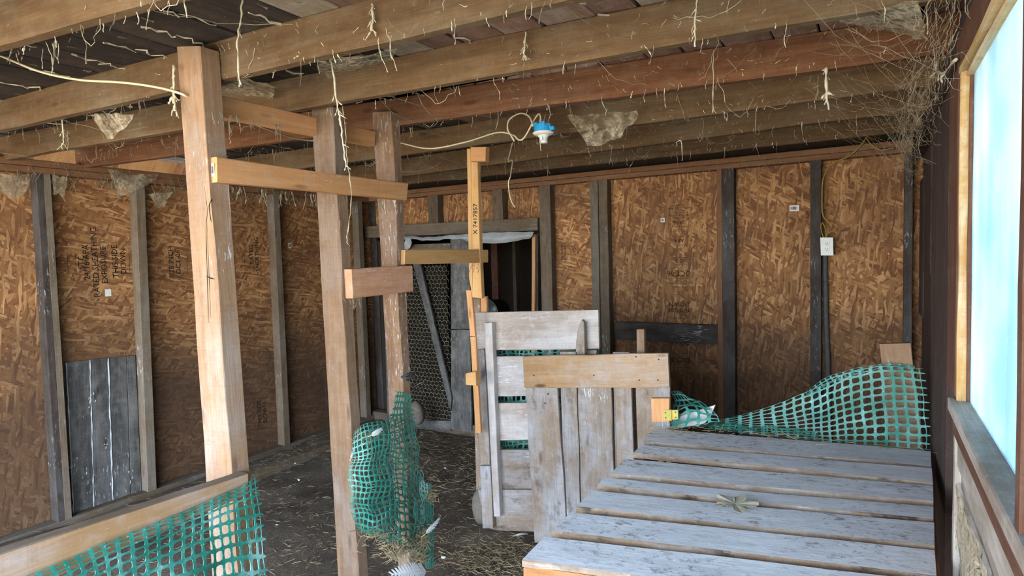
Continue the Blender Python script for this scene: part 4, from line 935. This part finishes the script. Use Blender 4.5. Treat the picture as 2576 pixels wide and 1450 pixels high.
for y, x0 in jl:
    for _ in range(85):   # little threads hanging from the joist edges
        x = rng.uniform(x0, .15); b_ = bmA if x > -2.2 and rng.random() < .7 else bmB
        yy = y+.035*(x+2)*(.8 if y < 2.6 else .25)
        strand(b_, (x, yy+rng.uniform(-.01, .05), 2.37), min(.12, rng.expovariate(32)+.006), rng, rng.uniform(.0005, .0012), curl=.6)
    for _ in range(170):  # curls clinging to the joist faces
        x = rng.uniform(x0, .15); yy = y+.035*(x+2)*(.8 if y < 2.6 else .25); a = rng.uniform(0, 6.28)
        strand(bmA if rng.random() < .7 else bmB, (x, yy-.006, rng.uniform(2.37, 2.5)), rng.uniform(.008, .035), rng, rng.uniform(.0004, .001), V((math.cos(a), -.05, math.sin(a))), 1.1, 7, .15)
    for _ in range(26):   # slack lines from joist to joist or along one
        x = rng.uniform(x0, .0); yy = y+.035*(x+2)*(.8 if y < 2.6 else .25)
        webline(bmA if rng.random() < .5 else bmB, (x, yy, rng.uniform(2.36, 2.5)), (x+rng.uniform(-.25, .25), yy+rng.choice((-.0, .0, .5))+rng.uniform(-.02, .04), rng.uniform(2.36, 2.5)), rng.uniform(.01, .09), rng)
for _ in range(260):       # ragged ropes along the deck board joints
    x = rng.uniform(-4.3, 0); y = rng.uniform(.6, 2.3); strand(bmB, (x, y, 2.5), rng.uniform(.02, .06), rng, rng.uniform(.0006, .0015), V((.05, rng.choice((-1, 1)), -.1)), .3)
for x_ in (-3.9, -3.55, -3.2, -2.9, -2.6, -2.35, -2.1, -1.9, -1.72, -1.3, -.8, -.4):   # lint ropes in the deck joints
    for y_ in [.3+.11*k for k in range(38)]:
        if rng.random() < .55:
            P = [V((x_+rng.gauss(0, .012), y_+.12*k/5+rng.gauss(0, .006), 2.499-abs(rng.gauss(0, .004)))) for k in range(6)]
            tube(bmA if y_ < 2 else bmB, P, [rng.uniform(.001, .0045) for _ in P], 4)
tag(from_bm('joist_cobwebs', bmA, W['web']), 'cream dusty cobweb threads clinging all over the ceiling joists', 'cobweb', kind='stuff')
tag(from_bm('dark_joist_cobwebs', bmB, W['webgrey']), 'greyer dusty cobweb threads on the far and left joists', 'cobweb', kind='stuff')
bm = bmesh.new()          # the upper right corner is thick with web
for _ in range(620):
    y = rng.uniform(1.7, 4.7); t_ = rng.random()
    p = V((.19-abs(rng.gauss(0, .05)), y, 2.36-abs(rng.gauss(0, .10)))); strand(bm, p, rng.uniform(.02, .08), rng, rng.uniform(.0003, .0008), V((rng.uniform(-.6, .3), rng.uniform(-.5, .5), -1)).normalized(), .7, 6, .08)
for _ in range(60):
    y = rng.uniform(1.9, 4.6); webline(bm, (.2, y, rng.uniform(2.0, 2.4)), (rng.uniform(-.25, .1), y+rng.uniform(-.3, .3), rng.uniform(2.25, 2.42)), rng.uniform(.02, .12), rng, .0005)
tag(from_bm('corner_cobwebs', bm, W['webgrey']), 'dense tangled cobwebs in the upper right corner by the window', 'cobweb', kind='stuff')
bm = bmesh.new()
for _ in range(420):
    y = rng.uniform(.9, 4.6); strand(bm, (XL+.01+rng.uniform(-.06, .02), y, ZP0+rng.uniform(-.03, .08)), rng.uniform(.02, .14), rng, rng.uniform(.0008, .002), V((.1, rng.uniform(-.8, .8), -1)).normalized(), .6, 6, .1)
for _ in range(160):
    x = rng.uniform(-3.9, .1); strand(bm, (x, YB-.01, ZP0+rng.uniform(-.02, .08)), rng.uniform(.02, .08), rng, rng.uniform(.0008, .0014), V((rng.uniform(-.8, .8), -.1, -1)).normalized(), .6, 6, .1)
for y_, x_ in ((280, 545), (290, 590), (300, 640), (312, 700), (470, 600), (475, 660), (482, 720), (488, 780), (500, 960), (740, 900), (748, 880), (665, 1190)):
    for _ in range(5): strand(bm, at(x_+rng.uniform(-15, 15), y_, 0, -2.0), rng.uniform(.02, .07), rng, .001, curl=.5)
tag(from_bm('plate_cobwebs', bm, W['webgrey']), 'grey cobweb threads along the wall plates and divider rails', 'cobweb', kind='stuff')
bm = bmesh.new()
for _ in range(90):
    p = V((.205, rng.uniform(.6, 2.1), ZS-rng.uniform(.25, .32))); strand(bm, p, rng.uniform(.02, .08), rng, rng.uniform(.0004, .0012), V((-.1, 0, -1)), .6)
tag(from_bm('sill_cobwebs', bm, W['webgrey']), 'dusty cobwebs hanging under the window apron', 'cobweb', kind='stuff')
def hang(px, Y, r, label, mat='web', ax=1, side=14):
    bm = bmesh.new(); P = smoothpts([at(x_, y_, ax, Y) for x_, y_ in px], 5); P = [p+V([rng.gauss(0, .0012) for _ in range(3)]) for p in P]
    tube(bm, P, [r*rng.uniform(.45, 1.5) for _ in P], 5)
    for _ in range(side): strand(bm, rng.choice(P), rng.uniform(.01, .04), rng, r*.4, V((rng.uniform(-1, 1), rng.uniform(-.3, .3), -.8)).normalized(), .5, 4)
    tag(from_bm('hanging_cobweb', bm, W[mat], smooth=True), label, 'cobweb')
hang([(611, -5), (603, 60), (598, 95), (599, 150), (602, 218)], 1.25, .0028, 'long straight cobweb rope right of the near post top', side=3)
hang([(438, 165), (437, 225), (440, 262), (446, 292)], 1.31, .005, 'thick frayed cobweb rope on the left edge of the near post top')
hang([(805, 45), (820, 100), (838, 180), (848, 260), (856, 300), (862, 350), (868, 400), (872, 420)], 1.6, .0032, 'longest cobweb rope hanging before the middle post')
hang([(862, 268), (868, 320), (872, 390), (880, 450), (884, 505), (876, 580), (872, 610)], 1.9, .002, 'thin cobweb thread running down the middle post', side=2)
hang([(1754, 0), (1748, 60), (1749, 118)], 1.93, .0028, 'short cobweb rope on the third joist near the top edge', side=8)
hang([(1795, 125), (1794, 200), (1793, 282)], 2.45, .0018, 'thin straight cobweb line below the fourth joist', side=1)
hang([(2078, 170), (2080, 230), (2084, 276)], 2.6, .006, 'fat woolly cobweb hanging from the fourth joist at right', side=10)
hang([(936, 10), (938, 45), (934, 78)], 1.44, .0035, 'tufted cobweb on the second joist near the top edge')
hang([(1322, 80), (1320, 115), (1318, 142)], 1.93, .003, 'small hanging cobweb at the middle of the third joist')
hang([(1700, 360), (1714, 356), (1716, 405)], 3.05, .002, 'hooked cobweb thread below the fifth joist', side=2)
hang([(2355, 155), (2358, 180), (2378, 180), (2405, 150)], .19, .004, 'white curled cobweb strand beside the window head', ax=0, side=6)
hang([(155, 290), (160, 350), (155, 368)], 1.4, .003, 'cobweb rope under the second joist at far left', 'web')
hang([(170, 330), (172, 355), (171, 380)], 1.5, .0025, 'woolly cobweb drop next to the far left rope', 'webgrey')
def veil(rows, label, mat='veil', seed=1, nu=12, nv=10, amp=.015):
    tag(cloth('web_veil', W[mat], rows, nu, nv, amp, seed=seed), label, 'cobweb')
veil([[at(2110, 48, 1, 2.15), at(2200, 25, 1, 2.05), at(2310, 0, 1, 1.95)], [at(2170, 68, 1, 2.4), at(2240, 60, 1, 2.25), at(2325, 50, 1, 2.1)], [at(2235, 75, 1, 2.62), at(2280, 88, 1, 2.5), at(2335, 105, 1, 2.3)]], 'big grey web sheet in the upper right corner between joists', 'veilthick')
veil([[at(225, 292, 1, 1.45), at(290, 285, 1, 1.45), at(335, 290, 1, 1.45)], [at(245, 320, 1, 1.48), at(280, 322, 1, 1.48), at(315, 318, 1, 1.48)], [at(262, 346, 1, 1.5), at(272, 350, 1, 1.5), at(285, 348, 1, 1.5)]], 'drooping web pouch under the second joist at left', 'veilthin', 2)
veil([[at(370, 488, 0, XL), at(405, 486, 0, XL), at(436, 484, 0, XL)], [at(385, 503, 0, XL), at(405, 505, 0, XL), at(425, 498, 0, XL)], [at(398, 530, 0, XL), at(404, 522, 0, XL), at(415, 520, 0, XL)]], 'solid grey web patch below the left plate beside the second stud', 'veilthick', 3)
veil([[at(270, 425, 0, XL+.02), at(330, 440, 0, XL+.02), at(395, 440, 0, XL+.02)], [at(282, 455, 0, XL+.02), at(330, 458, 0, XL+.02), at(392, 456, 0, XL+.02)], [at(292, 500, 0, XL+.02), at(325, 485, 0, XL+.02), at(360, 470, 0, XL+.02)]], 'tattered web curtain on the left plate over the second stud', 'veil', 4)
veil([[at(0, 440, 0, XL+.0), at(35, 440, 0, XL), at(75, 438, 0, XL)], [at(0, 470, 0, XL), at(35, 468, 0, XL), at(70, 462, 0, XL)], [at(5, 485, 0, XL), at(40, 500, 0, XL), at(66, 485, 0, XL)]], 'tattered web curtain at the far left end of the left plate', 'veil', 5)
veil([[at(130, 440, 0, XL), at(150, 445, 0, XL), at(170, 448, 0, XL)], [at(132, 470, 0, XL), at(150, 475, 0, XL), at(168, 470, 0, XL)], [at(135, 492, 0, XL), at(152, 490, 0, XL), at(166, 512, 0, XL)]], 'tattered web curtain right of the first stud', 'veil', 6)
veil([[at(545, 215, 1, 1.6), at(610, 200, 1, 1.6), at(690, 215, 1, 1.6)], [at(545, 230, 1, 1.8), at(620, 232, 1, 1.8), at(690, 240, 1, 1.8)], [at(560, 240, 1, 1.9), at(620, 250, 1, 1.9), at(686, 258, 1, 1.9)]], 'loose web sheet above the topmost pine rail', 'veil', 7)
veil([[at(800, 150, 1, 1.5), at(900, 140, 1, 1.5), at(1000, 122, 1, 1.5)], [at(800, 175, 1, 1.7), at(900, 165, 1, 1.7), at(990, 145, 1, 1.7)], [at(830, 195, 1, 1.9), at(900, 175, 1, 1.9), at(985, 155, 1, 1.9)]], 'loose web sheet between the second and third joists', 'veil', 8)
veil([[at(1425, 290, 1, 2.95), at(1500, 285, 1, 2.95), at(1600, 275, 1, 2.95)], [at(1450, 330, 1, 2.98), at(1510, 325, 1, 2.98), at(1600, 300, 1, 2.98)], [at(1480, 370, 1, 3.0), at(1510, 365, 1, 3.0), at(1560, 345, 1, 3.0)]], 'sagging web sheet on the joist right of the lamp holder', 'veilthin', 9)
veil([[V((.205, y_, ZS-.235)) for y_ in (.7, 1.2, 1.7, 2.1)], [V((.21, y_, ZS-.31)) for y_ in (.7, 1.2, 1.7, 2.1)], [V((.21, y_, z_)) for y_, z_ in ((.7, .86), (1.2, .84), (1.55, .88), (2.1, .6))]], 'ragged dusty web sheet hanging below the window apron', 'veilthick', 10, 30, 10)
print('objects', len(bpy.data.objects))
